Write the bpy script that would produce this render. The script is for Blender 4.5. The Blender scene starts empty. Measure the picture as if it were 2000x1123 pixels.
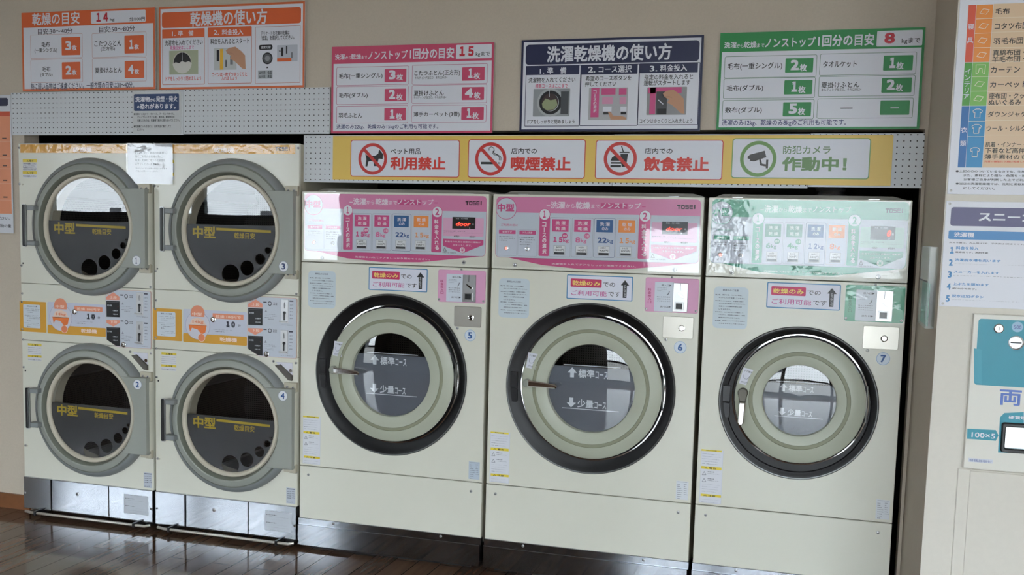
import bpy, bmesh, math, random
import numpy as np
from mathutils import Vector, Matrix
from mathutils.geometry import tessellate_polygon

random.seed(3)
scn = bpy.context.scene
COL = scn.collection

# ------------------------------------------------------------------ camera
YAW, PITCH, ROLL, FPX = 0.299299327, 0.0997386137, 0.0253380080, 2081.38165
PPX, PPY, DIST, CAMZ = 965.139188, 656.086965, 4.2, 1.44
cy_, sy_, cp_, sp_ = math.cos(YAW), math.sin(YAW), math.cos(PITCH), math.sin(PITCH)
FWD = Vector((-sy_*cp_, cy_*cp_, -sp_))
R0 = Vector((cy_, sy_, 0)); U0 = R0.cross(FWD)
RGT = math.cos(ROLL)*R0 + math.sin(ROLL)*U0
UPV = -math.sin(ROLL)*R0 + math.cos(ROLL)*U0
cam = bpy.data.cameras.new('camera'); camo = bpy.data.objects.new('camera', cam); COL.objects.link(camo)
m = Matrix.Identity(4)
for i in range(3):
    m[i][0], m[i][1], m[i][2] = RGT[i], UPV[i], -FWD[i]
m[0][3], m[1][3], m[2][3] = 0, -DIST, CAMZ
camo.matrix_world = m
cam.sensor_width = 36; cam.sensor_fit = 'HORIZONTAL'; cam.lens = FPX/2000*36
cam.shift_x = (1000-PPX)/2000; cam.shift_y = (PPY-561.5)/2000
scn.camera = camo

# ------------------------------------------------------------------ sky, exposure
w = bpy.data.worlds.new('overcast_sky'); scn.world = w; w.use_nodes = True
bg = w.node_tree.nodes['Background']; bg.inputs[0].default_value = (0.86, 0.94, 1.0, 1); bg.inputs[1].default_value = 9.0
scn.view_settings.view_transform = 'Standard'; scn.view_settings.look = 'None'
scn.view_settings.exposure = 1.03; scn.view_settings.gamma = 1.0; scn.view_settings.use_curve_mapping = False
scn.cycles.use_denoising = True
scn.cycles.max_bounces = 10; scn.cycles.diffuse_bounces = 5; scn.cycles.glossy_bounces = 5; scn.cycles.transparent_max_bounces = 16
scn.cycles.caustics_reflective = True; scn.cycles.sample_clamp_indirect = 8.0
FRONT_Y = -6.5          # shop front, behind the camera
CEIL_Z = 2.75

def portal(x0, x1, z0, z1, y):
    l = bpy.data.lights.new('window_daylight', 'AREA'); l.shape = 'RECTANGLE'; l.size = x1-x0; l.size_y = z1-z0
    l.cycles.is_portal = True
    o = bpy.data.objects.new('window_daylight', l); COL.objects.link(o)
    o.location = ((x0+x1)/2, y, (z0+z1)/2); o.rotation_euler = (math.pi/2, 0, 0)   # faces +y into the shop

# ------------------------------------------------------------------ materials
def lin(c):
    c = c/255.0
    return c/12.92 if c <= 0.04045 else ((c+0.055)/1.055)**2.4
MATS = {}
def mat(name, rgb=(200, 200, 200), rough=0.5, metal=0.0, coat=0.0, spec=0.5, emit=0.0, noise=None):
    if name in MATS: return MATS[name]
    mm = bpy.data.materials.new(name); mm.use_nodes = True
    b = mm.node_tree.nodes['Principled BSDF']
    c = (lin(rgb[0]), lin(rgb[1]), lin(rgb[2]), 1)
    b.inputs['Base Color'].default_value = c; b.inputs['Roughness'].default_value = rough
    b.inputs['Metallic'].default_value = metal; b.inputs['Coat Weight'].default_value = coat
    b.inputs['Coat Roughness'].default_value = 0.05; b.inputs['Specular IOR Level'].default_value = spec
    if emit:
        b.inputs['Emission Color'].default_value = c; b.inputs['Emission Strength'].default_value = emit
    if noise:
        scale, amt, bump = noise
        nt = mm.node_tree; tc = nt.nodes.new('ShaderNodeTexCoord'); nz = nt.nodes.new('ShaderNodeTexNoise')
        nz.inputs['Scale'].default_value = scale; nz.inputs['Detail'].default_value = 5
        nt.links.new(tc.outputs['Object'], nz.inputs['Vector'])
        mx = nt.nodes.new('ShaderNodeMix'); mx.data_type = 'RGBA'; mx.blend_type = 'MULTIPLY'
        mx.inputs[0].default_value = amt; mx.inputs[6].default_value = c
        rp = nt.nodes.new('ShaderNodeValToRGB'); rp.color_ramp.elements[0].position = 0.3; rp.color_ramp.elements[1].position = 0.7
        rp.color_ramp.elements[0].color = (0.55, 0.55, 0.55, 1)
        nt.links.new(nz.outputs['Fac'], rp.inputs[0]); nt.links.new(rp.outputs[0], mx.inputs[7])
        nt.links.new(mx.outputs[2], b.inputs['Base Color'])
        if bump:
            bp = nt.nodes.new('ShaderNodeBump'); bp.inputs['Strength'].default_value = bump; bp.inputs['Distance'].default_value = 0.002
            nt.links.new(nz.outputs['Fac'], bp.inputs['Height']); nt.links.new(bp.outputs[0], b.inputs['Normal'])
    MATS[name] = mm
    return mm
def glass(name, f0=0.05, tint=(1, 1, 1), rough=0.0, wrinkle=0.0, wscale=9.0, haze=0.0, graze=1.0):
    """thin clear sheet: mirror part grows from f0 at normal incidence, the rest passes straight through"""
    if name in MATS: return MATS[name]
    mm = bpy.data.materials.new(name); mm.use_nodes = True; nt = mm.node_tree; nt.nodes.clear()
    out = nt.nodes.new('ShaderNodeOutputMaterial'); mix = nt.nodes.new('ShaderNodeMixShader')
    tr = nt.nodes.new('ShaderNodeBsdfTransparent'); tr.inputs[0].default_value = (*tint, 1)
    gl = nt.nodes.new('ShaderNodeBsdfGlossy'); gl.inputs['Roughness'].default_value = rough; gl.inputs[0].default_value = (1, 1, 1, 1)
    lw = nt.nodes.new('ShaderNodeLayerWeight'); lw.inputs[0].default_value = 0.5
    pw = nt.nodes.new('ShaderNodeMath'); pw.operation = 'POWER'; pw.inputs[1].default_value = 5
    ma = nt.nodes.new('ShaderNodeMath'); ma.operation = 'MULTIPLY_ADD'; ma.inputs[1].default_value = (1-f0)*graze; ma.inputs[2].default_value = f0
    nt.links.new(lw.outputs['Facing'], pw.inputs[0]); nt.links.new(pw.outputs[0], ma.inputs[0])
    nt.links.new(ma.outputs[0], mix.inputs[0]); nt.links.new(gl.outputs[0], mix.inputs[2])
    if haze:
        df = nt.nodes.new('ShaderNodeBsdfDiffuse'); df.inputs[0].default_value = (0.85, 0.87, 0.88, 1)
        m2 = nt.nodes.new('ShaderNodeMixShader'); m2.inputs[0].default_value = haze
        nt.links.new(tr.outputs[0], m2.inputs[1]); nt.links.new(df.outputs[0], m2.inputs[2]); nt.links.new(m2.outputs[0], mix.inputs[1])
    else:
        nt.links.new(tr.outputs[0], mix.inputs[1])
    nt.links.new(mix.outputs[0], out.inputs[0])
    if wrinkle:
        tc = nt.nodes.new('ShaderNodeTexCoord'); nz = nt.nodes.new('ShaderNodeTexNoise'); nz.inputs['Scale'].default_value = wscale
        nz.inputs['Detail'].default_value = 3; nt.links.new(tc.outputs['Object'], nz.inputs['Vector'])
        bp = nt.nodes.new('ShaderNodeBump'); bp.inputs['Strength'].default_value = 1.0; bp.inputs['Distance'].default_value = wrinkle
        nt.links.new(nz.outputs['Fac'], bp.inputs['Height']); nt.links.new(bp.outputs[0], gl.inputs['Normal'])
    MATS[name] = mm
    return mm

PAPER = dict(rough=0.35)
def ink(r, g, b): return mat('ink_%d_%d_%d' % (r, g, b), (r, g, b), rough=0.4)
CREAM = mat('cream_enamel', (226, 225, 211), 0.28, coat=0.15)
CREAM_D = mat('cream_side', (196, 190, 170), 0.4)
WHITE = ink(226, 228, 236)
GREY_SHEET = ink(204, 212, 222)
BLACK = ink(18, 18, 22)
NAVY = ink(28, 34, 74)
ORANGE = ink(226, 102, 48)
ORANGE_F = ink(220, 110, 60)
PINK = ink(208, 78, 112)
PINKH = ink(222, 134, 176)
PINKD = ink(210, 82, 138)
GREEN = ink(20, 140, 66)
YELLOW = ink(238, 186, 48)
REDK = ink(214, 58, 48)
STEEL = mat('stainless_steel', (164, 168, 174), 0.10, 0.97, noise=(6, 0.35, 0.0))
STEEL_B = mat('brushed_steel', (190, 190, 190), 0.3, 0.9)
CHROME = mat('chrome', (225, 225, 225), 0.06, 1.0)
DARK = mat('dark_void', (14, 13, 12), 0.9)
RUBBER = mat('black_bezel_plastic', (15, 14, 15), 0.38, spec=0.28)
BLKPL = mat('black_plastic', (26, 26, 28), 0.35)
RING = mat('grey_door_band', (138, 143, 143), 0.42)
FACE = mat('grey_door_paint', (160, 164, 156), 0.45)
FACE_IN = mat('grey_door_inner', (120, 124, 114), 0.5)
BEIGE_R = mat('beige_gasket_ring', (205, 198, 180), 0.45)
OLIVE = mat('olive_door_paint', (180, 184, 166), 0.4)
OLIVE_D = mat('olive_groove', (140, 142, 118), 0.5)
WALLM = mat('wall_paper', (205, 193, 176), 0.8, noise=(160, 0.12, 0.15))

# ------------------------------------------------------------------ measuring: a photo pixel on the plane y = Y
def at(px, py, Y=0.0):
    d = (px-PPX)/FPX*RGT - (py-PPY)/FPX*UPV + FWD
    t = (Y+DIST)/d.y
    return (t*d.x, CAMZ+t*d.z)
def crop(x0, y0, s, Y=0.0, dx=0.0):
    def M(a, b):
        p = at(x0+a/s, y0+b/s, Y); return (p[0]-dx, p[1])
    return M

# ------------------------------------------------------------------ mesh building
LOCAL = [False]        # True while a machine is drawn in its own coordinates
class MB:
    def __init__(s): s.v = []; s.f = []; s.m = []; s.mats = []
    def mi(s, mt):
        if mt not in s.mats: s.mats.append(mt)
        return s.mats.index(mt)
    def add(s, vs, fs, mt):
        b = len(s.v); s.v += [tuple(p) for p in vs]; k = s.mi(mt)
        for f in fs: s.f.append([b+i for i in f]); s.m.append(k)
    def box(s, x0, x1, y0, y1, z0, z1, mt, skip=()):
        v = [(x0, y0, z0), (x1, y0, z0), (x1, y1, z0), (x0, y1, z0), (x0, y0, z1), (x1, y0, z1), (x1, y1, z1), (x0, y1, z1)]
        F = {'bottom': (3, 2, 1, 0), 'top': (4, 5, 6, 7), 'front': (0, 1, 5, 4), 'right': (1, 2, 6, 5), 'back': (2, 3, 7, 6), 'left': (3, 0, 4, 7)}
        s.add(v, [f for k, f in F.items() if k not in skip], mt)
    def plate(s, pts, y0, y1, mt, holes=(), ch=0.0, side=None):
        """slab with outline pts (x, z); front at y0, back at y1 (y1 > y0); holes are loops of (x, z); ch chamfers the front edge"""
        loops = [list(pts)]+[list(h) for h in holes]
        def area(p): return sum(p[i][0]*p[(i+1) % len(p)][1]-p[(i+1) % len(p)][0]*p[i][1] for i in range(len(p)))
        if area(loops[0]) < 0: loops[0].reverse()
        for h in loops[1:]:
            if area(h) > 0: h.reverse()
        cxx = sum(p[0] for p in loops[0])/len(loops[0]); czz = sum(p[1] for p in loops[0])/len(loops[0])
        def inset(l, d):
            n = len(l); o = []
            for i in range(n):
                a, b, c = Vector(l[i-1]), Vector(l[i]), Vector(l[(i+1) % n])
                e1 = (b-a); e2 = (c-b)
                if e1.length < 1e-9 or e2.length < 1e-9: o.append(tuple(b)); continue
                n1 = Vector((-e1.y, e1.x)).normalized(); n2 = Vector((-e2.y, e2.x)).normalized()
                k = (n1+n2); k = k/max(k.length_squared/2, 0.3)
                o.append(tuple(b+k*d))
            return o
        front = [inset(l, ch) if ch else l for l in loops]
        tri = tessellate_polygon([[Vector((x, z, 0)) for x, z in l] for l in front])
        flat = [p for l in front for p in l]
        fs = []
        for t in tri:
            (ax, az), (bx, bz), (cx, cz) = flat[t[0]], flat[t[1]], flat[t[2]]
            ar = (bx-ax)*(cz-az)-(cx-ax)*(bz-az)
            if abs(ar) < 1e-14: continue
            fs.append(t if ar > 0 else (t[0], t[2], t[1]))
        s.add([(x, y0, z) for x, z in flat], fs, mt)
        for l, fl in zip(loops, front):
            n = len(l); rings = [[(x, y0, z) for x, z in fl]]
            if ch: rings.append([(x, y0+ch, z) for x, z in l])
            rings.append([(x, y1, z) for x, z in l])
            vs = [p for r in rings for p in r]; q = []
            for k in range(len(rings)-1):
                for i in range(n):
                    j = (i+1) % n; q.append((k*n+j, k*n+i, (k+1)*n+i, (k+1)*n+j))
            s.add(vs, q, side or mt)
    def slab(s, x0, x1, z0, z1, y0, y1, mt, r=0.0, ch=0.0, holes=()):
        s.plate(rrect(x0, z0, x1, z1, r), y0, y1, mt, holes, ch)
    def revolve(s, prof, cx, cz, mt, n=96, mats=None):
        """profile of (radius, y) turned about the y axis through (cx, cz)"""
        vs = []
        for r, y in prof:
            for i in range(n):
                a = 2*math.pi*i/n; vs.append((cx+r*math.cos(a), y, cz+r*math.sin(a)))
        for k in range(len(prof)-1):
            fs = [(k*n+i, k*n+(i+1) % n, (k+1)*n+(i+1) % n, (k+1)*n+i) for i in range(n)]
            b = [vs[t] for t in range(k*n, (k+2)*n)]
            fs = [(i, (i+1) % n, n+(i+1) % n, n+i) for i in range(n)]
            s.add(b, fs, mats[k] if mats else mt)
    def tube(s, path, r, mt, n=10, cap=True):
        P = [Vector(p) for p in path]; vs = []
        for i, p in enumerate(P):
            t = (P[min(i+1, len(P)-1)]-P[max(i-1, 0)]).normalized()
            u = t.cross(Vector((0, 0, 1)));
            if u.length < 1e-3: u = t.cross(Vector((1, 0, 0)))
            u.normalize(); v = t.cross(u)
            rr = r[i] if isinstance(r, (list, tuple)) else r
            for k in range(n):
                a = 2*math.pi*k/n; vs.append(p+rr*(math.cos(a)*u+math.sin(a)*v))
        fs = [(i*n+k, i*n+(k+1) % n, (i+1)*n+(k+1) % n, (i+1)*n+k) for i in range(len(P)-1) for k in range(n)]
        if cap: fs += [tuple(range(n))[::-1], tuple(range((len(P)-1)*n, len(P)*n))]
        s.add(vs, fs, mt)
    def build(s, name, parent=None, smooth=True, **props):
        if parent and not LOCAL[0]:
            off = Vector((0, 0, 0)); p = parent
            while p: off += p.location; p = p.parent
            s.v = [(v[0]-off.x, v[1]-off.y, v[2]-off.z) for v in s.v]
        me = bpy.data.meshes.new(name); me.from_pydata(s.v, [], s.f)
        for mt in s.mats: me.materials.append(mt)
        me.polygons.foreach_set('material_index', s.m)
        bm = bmesh.new(); bm.from_mesh(me); bmesh.ops.remove_doubles(bm, verts=bm.verts, dist=1e-6) if smooth else None
        bm.to_mesh(me); bm.free()
        if smooth:
            me.polygons.foreach_set('use_smooth', [True]*len(me.polygons)); me.set_sharp_from_angle(angle=math.radians(32))
        me.update()
        o = bpy.data.objects.new(name, me); COL.objects.link(o)
        if parent: o.parent = parent
        for k, v in props.items(): o[k] = v
        return o

def rrect(x0, z0, x1, z1, r=0.0, n=6):
    if x0 > x1: x0, x1 = x1, x0
    if z0 > z1: z0, z1 = z1, z0
    if r <= 0: return [(x0, z0), (x1, z0), (x1, z1), (x0, z1)]
    r = min(r, (x1-x0)/2, (z1-z0)/2); p = []
    for cx, cz, a0 in ((x1-r, z0+r, -90), (x1-r, z1-r, 0), (x0+r, z1-r, 90), (x0+r, z0+r, 180)):
        for i in range(n+1):
            a = math.radians(a0+90*i/n); p.append((cx+r*math.cos(a), cz+r*math.sin(a)))
    return p
def circ(cx, cz, r, n=48, a0=0, a1=360):
    if a1-a0 >= 360: return [(cx+r*math.cos(2*math.pi*i/n), cz+r*math.sin(2*math.pi*i/n)) for i in range(n)]
    return [(cx+r*math.cos(math.radians(a0+(a1-a0)*i/n)), cz+r*math.sin(math.radians(a0+(a1-a0)*i/n))) for i in range(n+1)]

GLY = {}
def glyphs(s, bold):
    if len(s) < 3 and s.isdigit() and '1' in s: s = s.translate({48+i: 0xFF10+i for i in range(10)}); bold *= 1.7
    k = s
    if k not in GLY:
        c = bpy.data.curves.new('lettering', 'FONT'); c.body = s; c.resolution_u = 2; c.fill_mode = 'FRONT'
        o = bpy.data.objects.new('lettering', c); COL.objects.link(o); bpy.context.view_layer.update()
        e = o.evaluated_get(bpy.context.evaluated_depsgraph_get()); me = bpy.data.meshes.new_from_object(e)
        v = [(p.co.x, p.co.y) for p in me.vertices]; f = [tuple(p.vertices) for p in me.polygons]
        f2 = []
        for q in f:
            ar = sum(v[q[i]][0]*v[q[(i+1) % len(q)]][1]-v[q[(i+1) % len(q)]][0]*v[q[i]][1] for i in range(len(q)))
            f2.append(q if ar > 0 else q[::-1])
        xs = [p[0] for p in v]; zs = [p[1] for p in v]
        GLY[k] = ([(p[0], p[1], 0) for p in v], f2, min(xs), max(xs), min(zs), max(zs))
        bpy.data.objects.remove(o); bpy.data.curves.remove(c); bpy.data.meshes.remove(me)
    v, f, x0, x1, z0, z1 = GLY[k]
    if bold < 0.006: return GLY[k]
    # bold: the strokes are struck four times, a little apart
    n = len(v); d = bold*0.8; vv = []; ff = []
    for i, (a, b) in enumerate(((d, d), (-d, d), (d, -d), (-d, -d))+(((0, 0),) if d > .03 else ())):
        vv += [(p[0]+a, p[1]+b, i*3e-5) for p in v]; ff += [tuple(q+i*n for q in t) for t in f]
    return (vv, ff, x0-d, x1+d, z0-d, z1+d)

class Print(MB):
    """flat printed artwork in one mesh, stacked in 0.25 mm layers in front of the surface y = y0; M turns drawing units into (x, z)"""
    def __init__(s, y0, M=None, lay=0.00025):
        super().__init__(); s.y0 = y0; s.M = M or (lambda a, b: (a, b)); s.lay = lay
    def Y(s, L): return s.y0-s.lay*L
    def flat(s, pts, mt, L=1, holes=()):
        loops = [list(pts)]+[list(h) for h in holes]
        if len(loops) == 1 and len(pts) <= 4: tri = None
        flat = [p for l in loops for p in l]; y = s.Y(L)
        tri = tessellate_polygon([[Vector((x, z, 0)) for x, z in l] for l in loops]); fs = []
        for t in tri:
            (ax, az), (bx, bz), (cx, cz) = flat[t[0]], flat[t[1]], flat[t[2]]
            ar = (bx-ax)*(cz-az)-(cx-ax)*(bz-az)
            if abs(ar) > 1e-14: fs.append(t if ar > 0 else (t[0], t[2], t[1]))
        s.add([(x, y, z) for x, z in flat], fs, mt)
    def poly(s, pts, mt, L=1): s.flat([s.M(*p) for p in pts], mt, L)
    def rect(s, a0, b0, a1, b1, mt, L=1, r=0.0):
        p, q = s.M(a0, b0), s.M(a1, b1); s.flat(rrect(p[0], q[1], q[0], p[1], r), mt, L)
    def frame(s, a0, b0, a1, b1, t, mt, L=1, r=0.0):
        p, q = s.M(a0, b0), s.M(a1, b1); x0, x1 = sorted((p[0], q[0])); z0, z1 = sorted((p[1], q[1]))
        s.flat(rrect(x0, z0, x1, z1, r), mt, L, [rrect(x0+t, z0+t, x1-t, z1-t, max(0, r-t))])
    def disc(s, a, b, r, mt, L=1, r2=0.0, n=40):
        p = s.M(a, b); s.flat(circ(p[0], p[1], r, n), mt, L, [circ(p[0], p[1], r2, n)] if r2 else ())
    def line(s, pts, t, mt, L=1):
        P = [Vector(s.M(*p)) for p in pts]
        for a, b in zip(P, P[1:]):
            d = (b-a).normalized(); n = Vector((-d.y, d.x))*t/2
            s.flat([a-n, b-n, b+n, a+n], mt, L)
    def text(s, t, a0, b0, a1, b1, mt, L=2, bold=0.012):
        v, f, gx0, gx1, gz0, gz1 = glyphs(t, bold)
        p, q = s.M(a0, b0), s.M(a1, b1); x0, x1 = sorted((p[0], q[0])); z0, z1 = sorted((p[1], q[1]))
        kx = (x1-x0)/max(gx1-gx0, 1e-6); kz = (z1-z0)/max(gz1-gz0, 1e-6); y = s.Y(L)
        s.add([(x0+(x-gx0)*kx, y-o, z0+(z-gz0)*kz) for x, z, o in v], f, mt)
    def vtext(s, t, a0, b0, a1, b1, mt, L=2, bold=0.012):
        n = len(t); h = (b1-b0)/n
        for i, ch in enumerate(t):
            if ch == 'ー': s.rect(a0+(a1-a0)*.42, b0+h*(i+.08), a0+(a1-a0)*.6, b0+h*(i+.92), mt, L)
            else: s.text(ch, a0, b0+h*(i+.06), a1, b0+h*(i+.94), mt, L, bold)
    def lines(s, rows, a0, b0, a1, b1, mt, L=2, bold=0.02, fill=0.76, slope=0.0):
        """small print: rows of text, row width in proportion to the longest row"""
        n = len(rows); h = (b1-b0)/n; mw = max(len(r) for r in rows)
        for i, r in enumerate(rows):
            if not r.strip(): continue
            ind = len(r)-len(r.lstrip()); u = (a1-a0)/mw
            s.text(r.strip(), a0+ind*u, b0+h*(i+(1-fill)/2), a0+u*len(r), b0+h*(i+(1+fill)/2), mt, L, bold)

def empty(name, loc, label, cat, group=None):
    o = bpy.data.objects.new(name, None); COL.objects.link(o); o.location = loc; o.empty_display_size = 0.05
    o['label'] = label; o['category'] = cat
    if group: o['group'] = group
    return o
def tag(o, label, cat, group=None):
    o['label'] = label; o['category'] = cat
    if group: o['group'] = group
    return o
SCREW = None
def screw(parent, x, z, y=0.0, r=0.0065, mt=None):
    global SCREW
    if SCREW is None:
        b = MB(); b.revolve([(0.0065, 0), (0.0065, -0.0012), (0.005, -0.003), (0.0022, -0.0036), (0.0001, -0.0036)], 0, 0, STEEL_B, 14)
        b.box(-0.0042, 0.0042, -0.0041, -0.0034, -0.0007, 0.0007, BLKPL)
        b.box(-0.0007, 0.0007, -0.0041, -0.0034, -0.0042, 0.0042, BLKPL)
        SCREW = b.build('screw', parent)
        o = SCREW
    else:
        o = SCREW.copy(); COL.objects.link(o); o.parent = parent
    o.location = (x, y, z); o.scale = (r/0.0065, 1, r/0.0065)
    return o
def seglogo(P, a0, b0, a1, b1, mt, L=3):
    """the five block capitals of the maker's mark"""
    w_ = (a1-a0)/5.6; h = b1-b0; t = 0.27
    def R(k, u0, v0, u1, v1):
        x = a0+k*(a1-a0)/5*1.03; P.rect(x+u0*w_, b0+v0*h, x+u1*w_, b0+v1*h, mt, L)
    R(0, 0, 0, 1, t); R(0, .36, t, .64, 1)
    for u in ((0, 0, 1, .24), (0, .76, 1, 1), (0, .24, .25, .76), (.75, .24, 1, .76)): R(1, *u)
    for u in ((0, 0, 1, .22), (0, .39, 1, .61), (0, .78, 1, 1), (0, .22, .25, .39), (.75, .61, 1, .78)): R(2, *u)
    for u in ((0, 0, 1, .22), (0, .39, 1, .61), (0, .78, 1, 1), (0, .22, .25, .39), (0, .61, .25, .78)): R(3, *u)
    R(4, .2, 0, .5, 1)
# ------------------------------------------------------------------ the shop: floor, walls, shop front, street
def structure(b, name, **k):
    return b.build(name, None, smooth=False, kind='structure', **k)
def plank_mat():
    mm = bpy.data.materials.new('brown_plank_floor'); mm.use_nodes = True; nt = mm.node_tree; b = nt.nodes['Principled BSDF']
    tc = nt.nodes.new('ShaderNodeTexCoord'); sx = nt.nodes.new('ShaderNodeSeparateXYZ'); cx = nt.nodes.new('ShaderNodeCombineXYZ')
    nt.links.new(tc.outputs['Object'], sx.inputs[0]); nt.links.new(sx.outputs[1], cx.inputs[0]); nt.links.new(sx.outputs[0], cx.inputs[1])
    br = nt.nodes.new('ShaderNodeTexBrick'); br.inputs['Scale'].default_value = 1.0; br.offset = 0.37
    br.inputs['Brick Width'].default_value = 0.9; br.inputs['Row Height'].default_value = 0.101
    br.inputs['Mortar Size'].default_value = 0.0022; br.inputs['Mortar Smooth'].default_value = 0.1
    br.inputs['Color1'].default_value = (lin(108), lin(84), lin(68), 1); br.inputs['Color2'].default_value = (lin(90), lin(69), lin(56), 1)
    br.inputs['Mortar'].default_value = (lin(34), lin(25), lin(20), 1)
    nt.links.new(cx.outputs[0], br.inputs['Vector'])
    nz = nt.nodes.new('ShaderNodeTexNoise'); nz.inputs['Scale'].default_value = 3; nz.inputs['Detail'].default_value = 6
    mp = nt.nodes.new('ShaderNodeMapping'); mp.inputs['Scale'].default_value = (14, 1.2, 1)
    nt.links.new(tc.outputs['Object'], mp.inputs[0]); nt.links.new(mp.outputs[0], nz.inputs['Vector'])
    mx = nt.nodes.new('ShaderNodeMix'); mx.data_type = 'RGBA'; mx.blend_type = 'OVERLAY'; mx.inputs[0].default_value = 0.35
    nt.links.new(br.outputs['Color'], mx.inputs[6]); nt.links.new(nz.outputs['Fac'], mx.inputs[7]); nt.links.new(mx.outputs[2], b.inputs['Base Color'])
    n2 = nt.nodes.new('ShaderNodeTexNoise'); n2.inputs['Scale'].default_value = 2.2; n2.inputs['Detail'].default_value = 4
    nt.links.new(tc.outputs['Object'], n2.inputs['Vector'])
    mr = nt.nodes.new('ShaderNodeMapRange'); mr.inputs[3].default_value = 0.06; mr.inputs[4].default_value = 0.13
    nt.links.new(n2.outputs['Fac'], mr.inputs[0]); nt.links.new(mr.outputs[0], b.inputs['Roughness'])
    sm = nt.nodes.new('ShaderNodeMath'); sm.operation = 'MULTIPLY_ADD'; sm.inputs[1].default_value = -0.35; sm.inputs[2].default_value = 0.4
    nt.links.new(br.outputs['Fac'], sm.inputs[0]); nt.links.new(sm.outputs[0], b.inputs['Specular IOR Level'])
    return mm
XL, XR = -9.0, 3.2
OPX0, OPX1, OPZ = -3.69, 0.322, 1.845       # opening the machines stand in
b = MB(); b.box(XL, XR, FRONT_Y, 1.9, -0.08, 0.0, plank_mat()); structure(b, 'floor')
b = MB(); b.box(XL-.1, XR+.1, FRONT_Y-.1, 1.9, CEIL_Z, CEIL_Z+.08, mat('ceiling_paint', (214, 210, 202), 0.85)); structure(b, 'ceiling')
b = MB(); b.box(XL, OPX0, .06, .16, 0, CEIL_Z, WALLM); b.box(OPX0, OPX1, .06, .16, OPZ, CEIL_Z, WALLM); b.box(OPX1, XR, .06, .16, 0, CEIL_Z, WALLM)
structure(b, 'wall_back')
b = MB(); b.box(XL-.1, XL, FRONT_Y, .16, 0, CEIL_Z, mat('side_wall_paint', (150, 142, 132), 0.85)); structure(b, 'wall_left')
PILM = mat('pillar_paint', (222, 217, 206), 0.6, noise=(60, 0.06, 0.08))
b = MB(); b.box(0.3335, XR, -.7, .06, 0, CEIL_Z, PILM, skip=('left',)); b.box(0.3335, 0.334, -.6995, .06, 0, CEIL_Z, WALLM, skip=('right',)); structure(b, 'wall_pillar')
b = MB(); b.box(XR, XR+.1, FRONT_Y, .16, 0, CEIL_Z, WALLM); structure(b, 'wall_right')
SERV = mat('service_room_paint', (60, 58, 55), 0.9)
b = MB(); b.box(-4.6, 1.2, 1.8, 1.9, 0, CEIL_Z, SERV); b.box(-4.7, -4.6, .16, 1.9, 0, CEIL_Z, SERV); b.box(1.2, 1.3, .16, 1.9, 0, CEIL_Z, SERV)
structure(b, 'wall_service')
b = MB(); b.plate([(XL, 0), (OPX0, 0), (OPX0, .073), (XL, .073)], .047, .06, mat('brown_baseboard', (132, 84, 50), 0.45, noise=(25, .3, 0)))
b.build('baseboard_left', None, kind='structure')
# shop front behind the camera
WZ0, WZ1 = 0.10, 2.44
WIN = [(-8.9, -6.93, 1, 1.5), (-6.83, -5.72, 2, 1.5), (-5.64, -5.08, 3, .10), (-1.79, -0.95, 4, .10), (-0.86, 1.15, 5, .10), (1.25, 3.1, 6, .10)]
FRW = mat('front_wall_paint', (84, 78, 72), 0.85)
b = MB()
b.box(XL, XR, FRONT_Y-.12, FRONT_Y, WZ1, CEIL_Z, FRW); b.box(XL, XR, FRONT_Y-.12, FRONT_Y, 0, WZ0, FRW)
xs = [XL]+[v for a in WIN for v in a[:2]]+[XR]
for x0, x1, k, z in WIN:
    if z > WZ0: b.box(x0, x1, FRONT_Y-.12, FRONT_Y, WZ0, z, FRW)
for i in range(0, len(xs), 2): b.box(xs[i], xs[i+1], FRONT_Y-.12, FRONT_Y, WZ0, WZ1, FRW)
structure(b, 'wall_front')
ALU = mat('dark_aluminium', (62, 70, 72), 0.4, 0.6)
for x0, x1, k, WZ0 in WIN:
    b = MB(); t = .035
    for a in ((x0, x0+t, WZ0, WZ1), (x1-t, x1, WZ0, WZ1), (x0+t, x1-t, WZ0, WZ0+t), (x0+t, x1-t, WZ1-t, WZ1)):
        b.box(a[0], a[1], FRONT_Y-.09, FRONT_Y-.03, a[2], a[3], ALU)
    fr = structure(b, 'window_%d' % k)
    b = MB(); b.box(x0+t, x1-t, FRONT_Y-.063, FRONT_Y-.057, WZ0+t, WZ1-t, glass('window_glass', .04))
    b.build('pane', fr, smooth=False)
    portal(x0, x1, WZ0, WZ1, FRONT_Y-.14)
b = MB(); b.box(-45, 30, -60, FRONT_Y-.12, -.12, -.02, mat('asphalt', (112, 111, 108), 0.9, noise=(8, .3, 0))); structure(b, 'road')
FAC = mat('white_facade', (236, 238, 240), 0.7); DKW = mat('dark_window_glass', (34, 38, 44), 0.2)
e = empty('building', (-16, -25, -.02), 'white office building across the street, mirrored in the upper dryer glass', 'building')
LOCAL[0] = True
b = MB(); b.box(-22, .5, -8, 0, 1.2, 9, FAC); b.box(.5, 30, -8, 0, .25, 9, FAC); b.build('wall', e, smooth=False)
b = MB(); b.box(-22, .5, -8, -.15, 0, 1.2, mat('dark_plinth', (60, 62, 66), 0.7)); b.build('plinth', e, smooth=False)
for x0, x1, z0, z1 in ((-1.3, -.95, 1.5, 1.72), (-.5, -.05, 1.46, 1.86), (-5.9, -5.5, 1.55, 1.86), (-2.65, -2.45, 1.5, 2.0), (-2.0, -1.4, 1.46, 1.52), (6, 8, 1.6, 2.6), (11, 13, 1.6, 2.6)):
    b = MB(); b.box(x0, x1, 0, .03, z0, z1, DKW); b.build('window', e, smooth=False)
LOCAL[0] = False

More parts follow.
